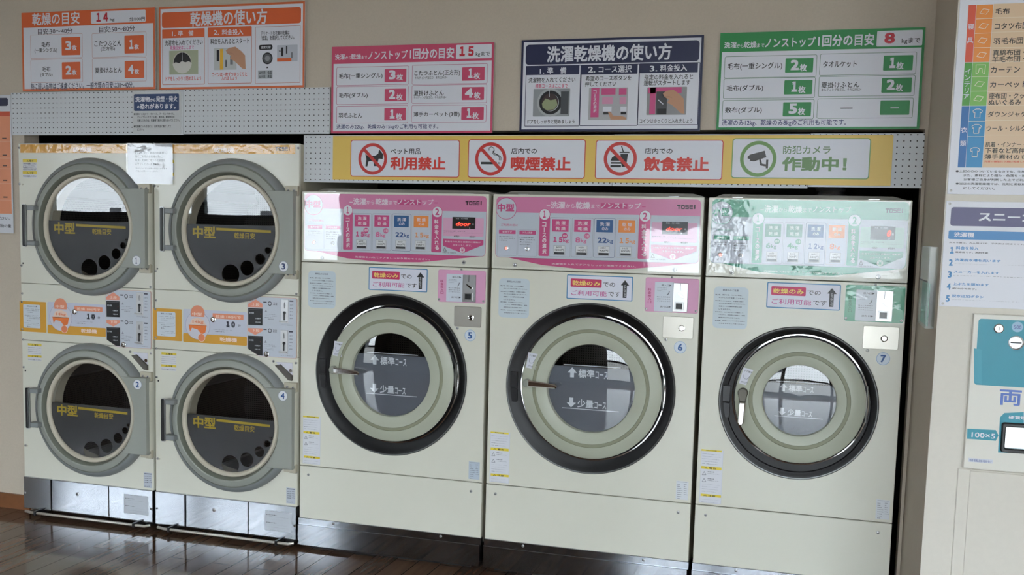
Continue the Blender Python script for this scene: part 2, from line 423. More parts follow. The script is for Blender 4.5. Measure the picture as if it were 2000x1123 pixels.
# ------------------------------------------------------------------ pegboards
def peg_mat():
    mm = bpy.data.materials.new('pegboard_white'); mm.use_nodes = True; nt = mm.node_tree; bb = nt.nodes['Principled BSDF']
    tc = nt.nodes.new('ShaderNodeTexCoord'); sp = nt.nodes.new('ShaderNodeSeparateXYZ'); nt.links.new(tc.outputs['Object'], sp.inputs[0])
    def M(op, a, v=None, v2=None):
        n = nt.nodes.new('ShaderNodeMath'); n.operation = op; nt.links.new(a, n.inputs[0])
        if v is not None:
            if hasattr(v, 'is_linked'): nt.links.new(v, n.inputs[1])
            else: n.inputs[1].default_value = v
        return n.outputs[0]
    P_ = .0228
    fx = M('SUBTRACT', M('FRACT', M('DIVIDE', sp.outputs[0], P_)), .5); fz = M('SUBTRACT', M('FRACT', M('DIVIDE', sp.outputs[2], P_)), .5)
    d = M('ADD', M('MULTIPLY', fx, fx), M('MULTIPLY', fz, fz)); hole = M('LESS_THAN', d, .0125)
    mx = nt.nodes.new('ShaderNodeMix'); mx.data_type = 'RGBA'; nt.links.new(hole, mx.inputs[0])
    mx.inputs[6].default_value = (lin(214), lin(218), lin(222), 1); mx.inputs[7].default_value = (.02, .02, .02, 1)
    nt.links.new(mx.outputs[2], bb.inputs['Base Color']); bb.inputs['Roughness'].default_value = .55
    return mm
PEG = peg_mat()
def pegboard(x0, x1, z0, z1, label):
    b = MB(); b.box(0, x1-x0, -.006, 0, 0, z1-z0, PEG)
    o = b.build('pegboard', None, smooth=False); o.location = (x0, .046, z0); tag(o, label, 'pegboard', 'white pegboards over the machines'); return o
pegboard(-3.745, -2.802, 1.829, 2.028, 'white perforated pegboard strip above the left dryer stack, under the orange capacity sign')
pegboard(-2.80, -2.076, 1.832, 2.030, 'white perforated pegboard strip right of the fire warning sheet, beside the pink sign')
pegboard(-2.198, -.832, 1.624, 1.826, 'white perforated pegboard behind the pet and smoking bans of the yellow banner')
pegboard(-.830, -.082, 1.624, 1.827, 'white perforated pegboard behind the eating ban, middle of the lower row')
pegboard(-.080, .321, 1.630, 1.829, 'white perforated pegboard with bare holes at the right end beside the pillar')

# ------------------------------------------------------------------ signs
SY = 0.040            # the plane the signs' faces lie on
def board(root, x0, x1, z0, z1, mt=None, y=SY, th=.004, name='board'):
    b = MB(); b.slab(x0, x1, z0, z1, y, y+th, mt or WHITE, ch=.0006); return b.build(name, root)
def sign(name, x0, x1, z0, z1, label, cat='sign', y=SY, mt=None, group=None, th=.004):
    e = empty(name, ((x0+x1)/2, y+th, z0), label, cat, group)
    o = board(e, x0, x1, z0, z1, mt, y, th); return e
# --- orange: drying guide
Mo = crop(0, 0, 4.01, SY)
e = sign('capacity_sign', -3.676, -2.946, 2.034, 2.396, 'orange and white drying guide sign with 14 kg box, top left')
P = Print(SY); P.frame(-3.676, 2.034, -2.946, 2.396, .010, ORANGE_F); P.build('border', e)
P = Print(SY, Mo); p, q = (-3.676, 2.396), (-2.946, 2.330)
P.flat(rrect(-3.676, 2.327, -2.946, 2.396), ORANGE, 2)
P.rect(713, 92, 1142, 170, WHITE, 3, .006); P.text('乾燥の目安', 252, 105, 625, 188, WHITE, 3, .02); P.text('14', 755, 102, 848, 168, ink(200, 40, 60), 4, .035)
P.text('kg', 862, 142, 898, 168, BLACK, 4); P.text('分/100円', 1015, 135, 1135, 162, BLACK, 4); P.build('header_band', e)
def orange_cell(x0, y0, x1, y1, tx0, ty0, tx1, ty1, l1, b1, l2, b2, n, nb):
    P = Print(SY, Mo); P.frame(x0, y0, x1, y1, .0012, ink(190, 110, 90), 1, .006); P.rect(tx0, ty0, tx1, ty1, ORANGE, 2, .004)
    P.text(l1, *b1, BLACK, 2)
    if l2: P.text(l2, *b2, BLACK, 2)
    P.text(n, *nb, WHITE, 3, .045); P.text('枚', nb[2]+6, nb[3]-38, nb[2]+42, nb[3]+2, WHITE, 3, .03); P.build('item_cell', e)
orange_cell(238, 275, 648, 450, 482, 293, 630, 430, '毛布', (325, 330, 392, 368), '(一重シングル)', (272, 378, 448, 412), '3', (512, 322, 560, 392))
orange_cell(720, 262, 1147, 440, 975, 280, 1128, 416, 'こたつふとん', (740, 320, 952, 358), '(正方形)', (790, 366, 900, 400), '1', (1012, 312, 1046, 384))
orange_cell(240, 468, 650, 642, 485, 488, 632, 618, '毛布', (330, 522, 396, 560), '(ダブル)', (316, 570, 412, 602), '2', (514, 515, 560, 585))
orange_cell(722, 458, 1148, 635, 977, 478, 1130, 610, '夏掛けふとん', (745, 530, 956, 570), '', None, '4', (1004, 508, 1048, 578))
P = Print(SY, Mo); P.text('目安:30〜40分', 297, 226, 568, 262, ink(70, 60, 70), 1); P.build('column_heading', e)
P = Print(SY, Mo); P.text('目安:50〜80分', 777, 208, 1056, 246, ink(70, 60, 70), 1); P.build('column_heading', e)
P = Print(SY, Mo); P.text('熱に弱い品物はご遠慮ください。一般衣類の目安は30〜40分。', 240, 652, 1050, 690, ink(50, 50, 80), 1, .016); P.build('footnote', e)
# --- photographs printed on the instruction signs
SKIN = ink(198, 148, 116)
def hand(P, x, y, s, L):
    P.poly([(x, y), (x+18*s, y-14*s), (x+52*s, y-20*s), (x+84*s, y+4*s), (x+104*s, y+26*s), (x+108*s, y+100*s), (x+90*s, y+98*s), (x+60*s, y+70*s), (x+44*s, y+56*s), (x+22*s, y+46*s), (x+30*s, y+30*s), (x+8*s, y+16*s)], SKIN, L)
    P.line([(x+4*s, y+14*s), (x+30*s, y+14*s), (x+46*s, y+22*s)], .0008, ink(150, 100, 78), L+1)
# --- orange: how to use the dryer
Mo = crop(290, 0, 4.01, SY)
e = sign('instruction_sign', -2.926, -2.197, 2.031, 2.395, 'orange framed dryer instruction sign with two photo steps and a dial')
P = Print(SY); P.frame(-2.926, 2.031, -2.197, 2.395, .009, ORANGE_F); P.build('border', e)
P = Print(SY, Mo); P.rect(105, 99, 1195, 181, ORANGE, 2, .012); P.text('乾燥機の使い方', 328, 92, 930, 188, WHITE, 3, .025); P.build('header_band', e)
def step_frame(P, x0, y0, x1, y1, col, t=.003): P.frame(x0, y0, x1, y1, t, col, 1, .004)
P = Print(SY, Mo); step_frame(P, 107, 232, 440, 660, ink(190, 90, 60), .0022); P.rect(108, 232, 440, 290, ORANGE, 2, .003)
P.text('1.', 186, 248, 212, 282, WHITE, 3); P.text('準', 232, 240, 270, 282, WHITE, 3, .02); P.text('備', 314, 238, 352, 280, WHITE, 3, .02)
P.text('洗濯物を入れてください', 127, 315, 425, 350, BLACK, 2); P.text('乾燥目安はここまで', 172, 358, 356, 386, ink(206, 70, 150), 2)
P.text('ドアをしっかりと閉めましょう', 135, 602, 413, 630, REDK, 2); P.build('step_panel', e)
P = Print(SY, Mo); P.rect(163, 398, 390, 580, ink(170, 178, 150), 2); P.disc(265, 490, .0445, BLACK, 3); P.disc(265, 490, .0475, ink(208, 206, 196), 3, .0445)
pts = [(190, 500), (215, 488), (240, 496), (262, 480), (290, 488), (318, 480), (340, 495)]+[(265+75*math.cos(a), 490+86*math.sin(a)) for a in [math.radians(t) for t in range(8, 173, 12)]]
P.poly(pts, ink(216, 214, 206), 4); P.line([(265, 402), (267, 475)], .0012, WHITE, 4); P.build('step_photo', e)
P = Print(SY, Mo); step_frame(P, 465, 218, 808, 652, ink(190, 90, 60), .0022); P.rect(466, 217, 808, 282, ORANGE, 2, .003)
P.text('2.', 512, 236, 552, 272, WHITE, 3); P.text('料金投入', 576, 230, 742, 272, WHITE, 3, .02)
P.text('料金を入れるとスタート', 486, 304, 790, 340, BLACK, 2); P.text('コインは一枚ずつゆっくりと', 498, 568, 772, 596, REDK, 2); P.text('入れましょう', 572, 600, 694, 626, REDK, 2); P.build('step_panel', e)
P = Print(SY, Mo); P.rect(514, 378, 690, 545, ink(196, 200, 200), 2); P.rect(535, 392, 555, 480, BLACK, 3); P.rect(560, 384, 585, 545, YELLOW, 3); P.rect(640, 440, 662, 505, ink(120, 124, 126), 3)
P.rect(604, 470, 612, 525, BLACK, 3); hand(P, 606, 395, 1.45, 4); P.build('step_photo', e)
P = Print(SY, Mo); step_frame(P, 838, 212, 1188, 648, ink(190, 90, 60), .0014); P.lines(['デリケートな衣類の乾燥は', '「低温」を選択してください。'], 880, 240, 1142, 312, ink(70, 70, 76), 2)
P.rect(866, 352, 972, 388, BLACK, 2, .008); P.text('温度切替', 880, 360, 958, 380, WHITE, 3); P.disc(932, 457, .0255, BLACK, 2); P.disc(932, 457, .0205, ink(90, 92, 96), 3); P.disc(932, 457, .012, ink(140, 142, 146), 4)
P.poly([(922, 534), (940, 534), (931, 520)], BLACK, 2); P.rect(858, 552, 972, 615, ink(176, 182, 188), 2); P.lines(['60分用：低温', '30分用：高温'], 866, 554, 966, 614, BLACK, 3); P.build('step_panel', e)
P = Print(SY, Mo); P.rect(1008, 354, 1168, 480, ink(190, 194, 204), 2, .003); P.rect(1008, 456, 1120, 480, ORANGE, 3); P.rect(1040, 372, 1056, 440, BLACK, 3); P.rect(1078, 360, 1088, 420, BLACK, 3); P.disc(1030, 398, .005, BLACK, 3, .003); P.rect(1118, 410, 1130, 455, ink(120, 124, 130), 3); P.build('step_photo', e)

# --- pink and green capacity signs
def capacity(Mc, x0, x1, z0, z1, col, edge, label, head, kgbox, num, kg, cells, foot):
    e = sign('capacity_sign', x0, x1, z0, z1, label)
    P = Print(SY); P.frame(x0, z0, x1, z1, .009, col); P.build('border', e)
    P = Print(SY, Mc); P.flat(rrect(x0, z1-.072, x1, z1), col, 2)
    for t, bx, bd in head: P.text(t, *bx, WHITE, 3, bd)
    P.rect(*kgbox, WHITE, 3, .004); P.text(num[0], *num[1], ink(206, 40, 62), 4, .04); P.text('kgまで', *kg, BLACK, 4, .012); P.build('header_band', e)
    for fr, tl, l1, b1, l2, b2, n, nb in cells:
        P = Print(SY, Mc); P.frame(*fr, .0016, edge, 1, .006); P.rect(*tl, col, 2, .003)
        if l1: P.text(l1, *b1, BLACK, 2, .014)
        else: P.rect(*b1, BLACK, 2)
        if l2: P.text(l2, *b2, ink(60, 60, 66), 2)
        if n: P.text(n, *nb, WHITE, 3, .05); P.text('枚', nb[2]+8, nb[3]-40, nb[2]+54, nb[3]+8, WHITE, 3, .03)
        else: P.rect(*nb, WHITE, 3)
        P.build('item_cell', e)
    P = Print(SY, Mc); P.text(foot[0], *foot[1], ink(52, 54, 110), 1, .014); P.build('lettering', e)
KT = 'キルティング加工○、それ以外は×'
capacity(crop(630, 70, 3.744, SY), -2.068, -1.339, 1.834, 2.199, PINK, ink(190, 96, 136), 'pink capacity sign marked 15 kg above the left washer',
    [('洗濯', (92, 136, 164, 175), .02), ('から', (168, 148, 208, 172), .01), ('乾燥', (210, 132, 282, 172), .02), ('まで', (286, 144, 326, 170), .01), ('ノンストップ', (332, 110, 622, 168), .025), ('1回分の目安', (640, 92, 962, 164), .03)],
    (978, 66, 1237, 162), ('15', (1002, 78, 1106, 148)), (1122, 116, 1224, 152),
    [((103, 230, 630, 356), (455, 244, 612, 336), '毛布(一重シングル)', (120, 276, 438, 314), '', 0, '3', (486, 252, 534, 318)),
     ((103, 372, 626, 498), (455, 388, 610, 476), '毛布(ダブル)', (120, 418, 330, 456), '', 0, '2', (486, 394, 532, 462)),
     ((103, 514, 624, 638), (453, 528, 608, 618), '羽毛ふとん', (118, 564, 290, 600), '', 0, '1', (492, 538, 528, 606)),
     ((656, 214, 1205, 348), (1022, 230, 1185, 326), 'こたつふとん(正方形)', (672, 254, 1006, 292), KT, (676, 298, 912, 314), '1', (1066, 238, 1098, 308)),
     ((654, 362, 1200, 490), (1020, 376, 1180, 468), '夏掛けふとん', (668, 400, 886, 438), KT, (668, 442, 904, 458), '4', (1042, 384, 1100, 452)),
     ((652, 508, 1196, 632), (1016, 522, 1178, 614), '薄手カーペット(3畳)', (666, 556, 1002, 594), '', 0, '1', (1054, 530, 1088, 600))],
    ('洗濯のみ22kg、乾燥のみ15kgのご利用も可能です。', (102, 648, 846, 684)))
capacity(crop(1380, 40, 3.402, SY), -.432, .300, 1.844, 2.209, GREEN, ink(60, 120, 84), 'green capacity sign marked 8 kg above the small right washer',
    [('洗濯', (118, 144, 198, 184), .02), ('から', (202, 156, 246, 182), .01), ('乾燥', (250, 140, 332, 182), .02), ('まで', (336, 152, 384, 178), .01), ('ノンストップ', (390, 116, 722, 174), .025), ('1回分の目安', (744, 96, 1112, 166), .03)],
    (1134, 70, 1432, 166), ('8', (1184, 82, 1250, 152)), (1298, 116, 1418, 156),
    [((122, 240, 728, 374), (526, 252, 706, 344), '毛布(一重シングル)', (140, 284, 502, 326), '', 0, '2', (560, 262, 612, 330)),
     ((115, 386, 718, 514), (518, 398, 700, 490), '毛布(ダブル)', (134, 430, 376, 472), '', 0, '1', (566, 406, 602, 474)),
     ((108, 530, 710, 656), (510, 544, 692, 636), '敷布(ダブル)', (124, 576, 366, 618), '', 0, '5', (548, 552, 600, 620)),
     ((756, 222, 1390, 356), (1178, 234, 1368, 330), 'タオルケット', (776, 270, 996, 310), '', 0, '1', (1218, 246, 1254, 316)),
     ((748, 372, 1380, 500), (1166, 382, 1360, 478), '夏掛けふとん', (764, 410, 1014, 446), KT, (764, 452, 1028, 468), '2', (1198, 392, 1250, 462)),
     ((738, 520, 1368, 648), (1156, 532, 1346, 626), '', (890, 580, 970, 586), '', 0, '', (1222, 578, 1278, 584))],
    ('洗濯のみ12kg、乾燥のみ8kgのご利用も可能です。', (102, 660, 926, 702)))
# --- navy: how to use the washer dryer
Mn = crop(980, 60, 3.6214, SY)
e = sign('instruction_sign', -1.223, -.494, 1.839, 2.204, 'navy framed washer instruction sign with three numbered photo steps')
P = Print(SY); P.frame(-1.223, 1.839, -.494, 2.204, .009, NAVY); P.build('border', e)
P = Print(SY, Mn); P.rect(172, 100, 1395, 216, NAVY, 2, .014); P.text('洗濯乾燥機の使い方', 322, 110, 1200, 206, WHITE, 3, .03); P.build('header_band', e)
def navy_step(x0, y0, x1, y1, hb, num, nb, ttl, tb, rows, foot, fb, photo):
    P = Print(SY, Mn); P.frame(x0, y0, x1, y1, .0026, NAVY, 1, .003); P.rect(x0, y0, x1, hb, NAVY, 2, .002); P.text(num, *nb, WHITE, 3, .02); P.text(ttl, *tb, WHITE, 3, .02)
    for t, bx, cl in rows: P.text(t, *bx, cl, 2)
    if foot: P.text(foot, *fb, BLACK, 2)
    P.build('step_panel', e)
    P = Print(SY, Mn); photo(P); P.build('step_photo', e)
def ph1(P):
    P.rect(225, 412, 478, 605, ink(150, 154, 158), 2, .003); P.disc(345, 508, .0325*1.72, ink(176, 180, 182), 3); P.disc(345, 508, .047, BLACK, 4, .035); P.disc(340, 505, .035, ink(60, 40, 40), 4)
    P.poly([(285, 515), (310, 480), (345, 492), (385, 485), (395, 525), (370, 556), (320, 562), (290, 545)], ink(150, 158, 120), 5); P.rect(420, 430, 470, 590, ink(70, 74, 78), 5); P.line([(338, 415), (338, 470)], .0014, WHITE, 6)
def ph2(P):
    P.rect(618, 405, 886, 630, ink(180, 180, 184), 2, .003); P.rect(634, 405, 684, 612, PINKD, 3); P.vtext('コースの選択', 648, 420, 670, 580, WHITE, 4)
    for x in (706, 830): P.rect(x, 408, min(x+98, 882), 452, PINKD, 3); P.rect(x+5, 468, min(x+80, 880), 518, ink(214, 150, 180), 3); P.rect(x+10, 536, min(x+70, 882), 572, WHITE, 3); P.rect(x+12, 574, min(x+64, 880), 592, BLACK, 3)
    P.poly([(752, 575), (775, 578), (786, 600), (850, 604), (880, 614), (880, 629), (770, 629)], SKIN, 5)
def ph3(P):
    P.rect(1030, 400, 1303, 594, ink(150, 150, 152), 2, .003); P.rect(1036, 402, 1272, 440, PINKD, 3); P.rect(1050, 402, 1084, 590, PINKD, 3); P.rect(1095, 430, 1165, 592, ink(70, 70, 74), 4); P.rect(1100, 552, 1162, 592, BLACK, 5, .001)
    P.line([(1108, 490), (1142, 520)], .003, WHITE, 5); hand(P, 1140, 445, 1.42, 6)
navy_step(172, 250, 548, 676, 308, '1.', (270, 270, 300, 304), '準　備', (322, 260, 456, 304), [('洗濯物を入れてください', (190, 332, 520, 364), BLACK), ('標準コースはここまで', (238, 376, 466, 404), ink(206, 60, 110))], 'ドアをしっかりと閉めましょう', (182, 630, 514, 658), ph1)
navy_step(562, 242, 960, 672, 304, '2.', (612, 254, 662, 296), 'コース選択', (686, 248, 918, 294), [('希望のコースボタンを', (594, 320, 916, 352), BLACK), ('押してください', (590, 362, 810, 392), BLACK)], '', 0, ph2)
navy_step(974, 232, 1386, 668, 294, '3.', (1048, 248, 1100, 288), '料金投入', (1122, 240, 1310, 286), [('指定の料金を入れると', (1008, 312, 1352, 342), BLACK), ('運転がスタートします', (1006, 352, 1332, 384), BLACK)], 'コインはゆっくりと入れましょう', (976, 624, 1348, 652), ph3)

# --- yellow banner with the four notices
e = sign('notice_banner', -2.058, .2135, 1.637, 1.823, 'long yellow banner with four white notices above the washers', 'banner', y=.0385, mt=ink(234, 198, 96), th=.0012)
BY = .0385
Mb = crop(0, 0, 1, BY)
def ban(P, cx, cy, r, col=ink(204, 52, 48), slash=True):
    x, z = Mb(cx, cy); P.flat(circ(x, z, r, 56), col, 4, [circ(x, z, r*.80, 56)])
    if slash:
        d = r*.68; t = r*.105; P.flat([(x-d-t*.7, z+d-t*.7), (x-d+t*.7, z+d+t*.7), (x+d+t*.7, z-d+t*.7), (x+d-t*.7, z-d-t*.7)], col, 5)
    return x, z
def notice(x0, y0, x1, y1, small, sb, big, bb, sc, bc, edge, cx, cy, r, art, slash=True):
    P = Print(BY, Mb); P.rect(x0, y0, x1, y1, edge, 1, .012); a, c = Mb(x0, y0), Mb(x1, y1)
    P.flat(rrect(a[0]+.0035, c[1]+.0035, c[0]-.0035, a[1]-.0035, .009), WHITE, 2)
    P.text(small, *sb, sc, 3, .015); P.text(big, *bb, bc, 3, .045)
    x, z = ban(P, cx, cy, r, edge if not slash else ink(204, 52, 48), slash); art(P, x, z, r); P.build('notice_panel', e)
def poly_at(P, x, z, k, pts, mt, L=3): P.flat([(x+a*k, z+c*k) for a, c in pts], mt, L)
def dog(P, x, z, r):
    poly_at(P, x, z, r, [(-.5, -.48), (-.36, -.48), (-.3, -.18), (-.12, -.12), (.06, -.18), (.1, -.46), (.32, -.46), (.36, -.2), (.42, .02), (.7, .0), (.72, .3), (.44, .62), (.38, .34), (.16, .2), (-.36, .2), (-.52, .32), (-.44, -.02)], BLACK)
def smoke(P, x, z, r):
    poly_at(P, x, z, r, [(-.62, -.32), (.4, -.32), (.4, -.18), (-.62, -.18)], BLACK)
    for a in (.46, .56): poly_at(P, x, z, r, [(a, -.32), (a+.05, -.32), (a+.05, -.18), (a, -.18)], BLACK)
    def wav(o): return [(.55+o, -.08), (.55+o, .12), (.42+o*.5, .24), (.2, .26+o), (.12, .36+o), (.22, .5), (.18, .66), (.02, .74), (-.12, .66), (-.12, .5)]
    for o in (0, .1):
        p = [Vector((x+a*r, z+c*r)) for a, c in wav(o)]
        for a, c in zip(p, p[1:]):
            d = (c-a).normalized(); n = Vector((-d.y, d.x))*.0013; P.flat([a-n, c-n, c+n, a+n], BLACK, 3)
def food(P, x, z, r):
    poly_at(P, x, z, r, [(.0, .28), (.46, .28), (.36, -.48), (.1, -.48)], BLACK); poly_at(P, x, z, r, [(-.06, .34), (.54, .34), (.54, .42), (-.06, .42)], BLACK)
    poly_at(P, x, z, r, [(.02, .74), (.08, .76), (.2, .42), (.13, .42)], BLACK)
    poly_at(P, x, z, r, [(-.58, -.12), (-.5, .08), (-.34, .18), (-.1, .18), (.04, .06), (.08, -.12)], BLACK)
    for a in ((-.56, -.3, .08, -.2), (-.58, -.5, .06, -.38)): poly_at(P, x, z, r, [(a[0], a[1]), (a[2], a[1]), (a[2], a[3]), (a[0], a[3])], BLACK)
def camera_art(P, x, z, r):
    K = ink(62, 58, 58)
    poly_at(P, x, z, r, [(-.58, .12), (-.5, .2), (-.46, .24), (.34, .46), (.44, .1), (-.22, -.14), (-.46, -.1), (-.44, -.02), (-.58, .02)], K)
    poly_at(P, x, z, r, [(.06, -.04), (.16, -.02), (.22, -.26), (.44, -.3), (.44, -.04), (.56, -.04), (.56, -.52), (.44, -.52), (.44, -.42), (.12, -.36)], K)
RE = ink(206, 74, 60); GE = ink(112, 156, 84)
notice(685, 273, 897, 347, 'ペット用品', (763, 290, 821.5, 301.5), '利用禁止', (762.7, 306, 870, 332.5), BLACK, REDK, RE, 728, 310.4, .0665, dog)
notice(915, 272, 1142, 349.5, '店内での', (999, 289, 1048.5, 300.5), '喫煙禁止', (998, 306, 1114.5, 334), BLACK, REDK, RE, 958.5, 310.5, .0675, smoke)
notice(1164, 273, 1410, 352, '店内での', (1259.5, 289, 1313.4, 300.5), '飲食禁止', (1257.6, 306, 1384, 335), BLACK, REDK, RE, 1211.5, 310.0, .0665, food)
notice(1431, 270, 1697, 350.5, '防犯カメラ', (1530, 284.6, 1621.6, 301), '作動中！', (1528.4, 306, 1653, 335), ink(104, 138, 96), ink(108, 146, 92), GE, 1480.8, 310.4, .068, camera_art, False)

# --- fire warning sheet on the left pegboard
Mf = crop(250, 175, 5.758, .037)
e = empty('warning_sheet', (-2.94, .04, 1.835), 'clear laminated fire warning sheet with navy title block on the left pegboard', 'sheet')
b = MB(); b.slab(-3.068, -2.812, 1.834, 2.024, .0375, .0395, glass('laminate', .05, haze=.8)); b.build('clear_sheet', e)
P = Print(.037, Mf); P.rect(66, 52, 575, 236, ink(34, 62, 110), 1, .006)
for t, bx in (('洗濯物', (82, 80, 246, 138)), ('から', (250, 100, 312, 136)), ('発煙・発火', (316, 74, 556, 136)), ('の', (104, 182, 130, 212)), ('恐れがあります。', (136, 158, 536, 216))): P.text(t, *bx, WHITE, 2, .03)
P.build('title_block', e)
P = Print(.037, Mf); P.lines(['●美容オイル(オリーブオイル、アーモンドオイル、', '  グレープシードオイル等)、食用油、動植物油の', '  付着したものは、乾燥機で絶対に使わないでください。', '', '●乾燥機に入れる前には、油を完全に落としてく', '  ださい。'], 66, 258, 580, 466, ink(50, 50, 56), 1); P.build('lettering', e)

# --- poster at the left edge
e = sign('poster', -4.36, -3.755, 1.362, 2.02, 'white poster with navy title tab and orange table at the left edge', 'poster', y=.05, mt=ink(214, 216, 222), th=.002)
P = Print(.05); P.flat(rrect(-4.3, 1.968, -3.772, 2.006, .01), ink(30, 34, 66), 1); P.build('title_tab', e)
P = Print(.05); P.flat(rrect(-4.3, 1.455, -3.762, 1.935), ink(232, 150, 110), 1); P.flat(rrect(-4.3, 1.92, -3.762, 1.942), ink(214, 90, 56), 2)
for z in (1.52, 1.60, 1.67, 1.72, 1.80): P.flat(rrect(-4.3, z, -3.762, z+.0015), ink(240, 190, 164), 2); P.flat(rrect(-3.81, z+.012, -3.785, z+.018), ink(90, 60, 50), 2)
P.build('table', e)
P = Print(.05); P.text('ください。', -3.87, 1.44, -3.772, 1.425, BLACK, 1); P.text('洗濯物の量', -3.87, 1.405, -3.768, 1.388, BLACK, 1); P.build('lettering', e)

# --- pillar: material chart, sneaker sign, money changer, leaflet pocket
PY = -.7; Mp = crop(1780, 0, 2.6727, PY-.004)
e = sign('care_chart', .338, 1.06, 1.580, 2.26, 'tall white laundry chart with orange, green and blue rows on the pillar', 'sign', y=PY-.004, th=.004)
def column(name, x0, y0, x1, y1, col, bot0, bot1):
    P = Print(PY-.004, Mp); P.poly([(x0, y0), (x1, y0), (bot1, y1), (bot0, y1)], col, 1); return P
def chart_rect(P, col, xa, za, xb, zb, L=1): P.flat(rrect(xa, za, xb, zb), col, L)
zt = lambda y, x=1890: at(x, y, PY)[1]
za, zb, zc, zd = zt(10), zt(122), zt(207), zt(327)
P = Print(PY-.004, Mp); chart_rect(P, ink(226, 196, 160), .430, zd, 1.03, za); 
for y in (37, 65, 95, 123, 151, 180, 207, 236, 264): P.flat(rrect(.43, zt(y)-.0006, 1.03, zt(y)+.0006), ink(238, 222, 200), 2)
P.text('毛布', 440, 44, 512, 74, BLACK, 3, .015); P.text('コタツ布団', 436, 120, 612, 150, BLACK, 3, .015); P.text('羽毛布団', 430, 198, 582, 228, BLACK, 3, .015); P.text('真綿布団・', 426, 260, 592, 288, BLACK, 3, .015); P.text('羊毛布団・', 422, 294, 592, 322, BLACK, 3, .015)
P.text('カーテン', 416, 348, 566, 380, BLACK, 3, .015); P.text('カーペット', 412, 426, 602, 456, BLACK, 3, .015); P.text('座布団・クッション', 406, 486, 686, 514, BLACK, 3, .015); P.text('ぬいぐるみ', 404, 520, 572, 548, BLACK, 3, .015)
P.text('ダウンジャケット', 400, 582, 668, 610, BLACK, 3, .015); P.text('ウール・シルク製品', 394, 656, 660, 684, BLACK, 3, .015); P.text('肌着・インナー・', 388, 740, 592, 768, BLACK, 3, .015); P.text('下着など高伸縮', 386, 772, 628, 800, BLACK, 3, .015); P.text('薄手素材のもの', 382, 806, 640, 832, BLACK, 3, .015); P.text('洗濯の機能性衣類は乾燥しないでください', 380, 838, 700, 850, REDK, 3)
P.build('item_list', e)
for nm, c1, c2, a, c, tx, ty in (('寝具', (224, 84, 50), (240, 146, 52), za, zb, 300, 145), ('インテリア', (76, 160, 54), (124, 190, 84), zb, zc, 288, 390), ('衣類', (28, 108, 178), (34, 140, 196), zc, zd, 258, 680)):
    P = Print(PY-.004, Mp); chart_rect(P, ink(*c1), .362, c, .383, a-.001); chart_rect(P, ink(*c2), .384, c, .429, a-.001)
    n = 4 if nm == '寝具' else 3; hs = [1/n]*n if nm != '衣類' else [.25, .25, .5]; z = a
    for k, h in enumerate(hs):
        z1 = z-(a-c)*h; zm_ = (z+z1)/2; xm = .4065; LN = ink(246, 236, 216)
        if k: P.flat(rrect(.384, z-.0006, .429, z+.0006), LN, 2)
        s_ = .013
        if nm == '衣類':
            sh = [(-1, .6), (-.4, 1), (.4, 1), (1, .6), (.8, .1), (.55, .3), (.55, -1), (-.55, -1), (-.55, .3), (-.8, .1)]
        elif k == 0 and nm == 'インテリア': sh = [(-1, 1), (1, 1), (.9, -1), (.4, -.8), (.3, .2), (-.3, .2), (-.4, -.8), (-.9, -1)]
        else: sh = [(-1, -.35), (-.3, .6), (1, .35), (.35, -.65)]
        pp = [Vector((xm+u*s_, zm_+v*s_)) for u, v in sh]
        for q0, q1 in zip(pp, pp[1:]+pp[:1]):
            d = (q1-q0).normalized(); nn = Vector((-d.y, d.x))*.0007; P.flat([q0-nn, q1-nn, q1+nn, q0+nn], LN, 2)
        z = z1
    h = .021
    for i, chh in enumerate(nm):
        hh = .016 if len(nm) > 2 else .017; st = .0185 if len(nm) > 2 else .04
        z0 = (a+c)/2+(len(nm)-1)/2*st-i*st; q = Print(0); x0 = .3725
        v, f, gx0, gx1, gz0, gz1 = glyphs(chh, .01); k = hh/max(gz1-gz0, gx1-gx0)
        P.add([(x0+(vx-(gx0+gx1)/2)*k, P.Y(3)-o, z0+(vz-(gz0+gz1)/2)*k) for vx, vz, o in v], f, WHITE)
    P.build('category_band', e)
P = Print(PY-.004, Mp); P.lines(['●上記の○のついているものでも、生地が傷む場合が', '  また、素材により縮み・色落ち・移り等の', '  お客様ご自身が判断した上でご利用ください。', '●当店の洗濯乾燥機では、洗剤と柔軟剤は自動投入', '  にしてください。'], 232, 884, 720, 994, ink(40, 40, 46), 1); P.build('lettering', e)
b = MB(); b.revolve([(.004, 0), (.004, -.002), (.0001, -.003)], .3475, 1.590, STEEL_B, 12)
for v in range(len(b.v)): b.v[v] = (b.v[v][0], b.v[v][1]+PY-.004, b.v[v][2])
b.build('screw', e)
Mp = crop(1800, 370, 4.01, PY-.004)
e = sign('sneaker_sign', .337, 1.06, 1.242, 1.559, 'white sneaker washing instruction sign with purple title and five blue steps', 'sign', y=PY-.004, th=.004)
PURP = ink(92, 88, 128); BL = ink(70, 138, 196)
P = Print(PY-.004, Mp); a = Mp(232, 138); c = Mp(228, 284); P.flat(rrect(.352, c[1], 1.04, a[1], .008), PURP, 1); P.text('スニーカー', 450, 178, 1000, 258, WHITE, 2, .04); P.build('title_band', e)
P = Print(PY-.004, Mp); a = Mp(216, 320); c = Mp(216, 388); P.flat(rrect(.349, c[1], 1.04, a[1], .004), BL, 1); P.text('洗濯機', 256, 334, 412, 376, WHITE, 2, .03); P.build('subtitle_band', e)
P = Print(PY-.004, Mp); P.text('洗える量は、大人用は2足、子供用は4足までです。', 216, 410, 806, 436, ink(50, 50, 56), 1)
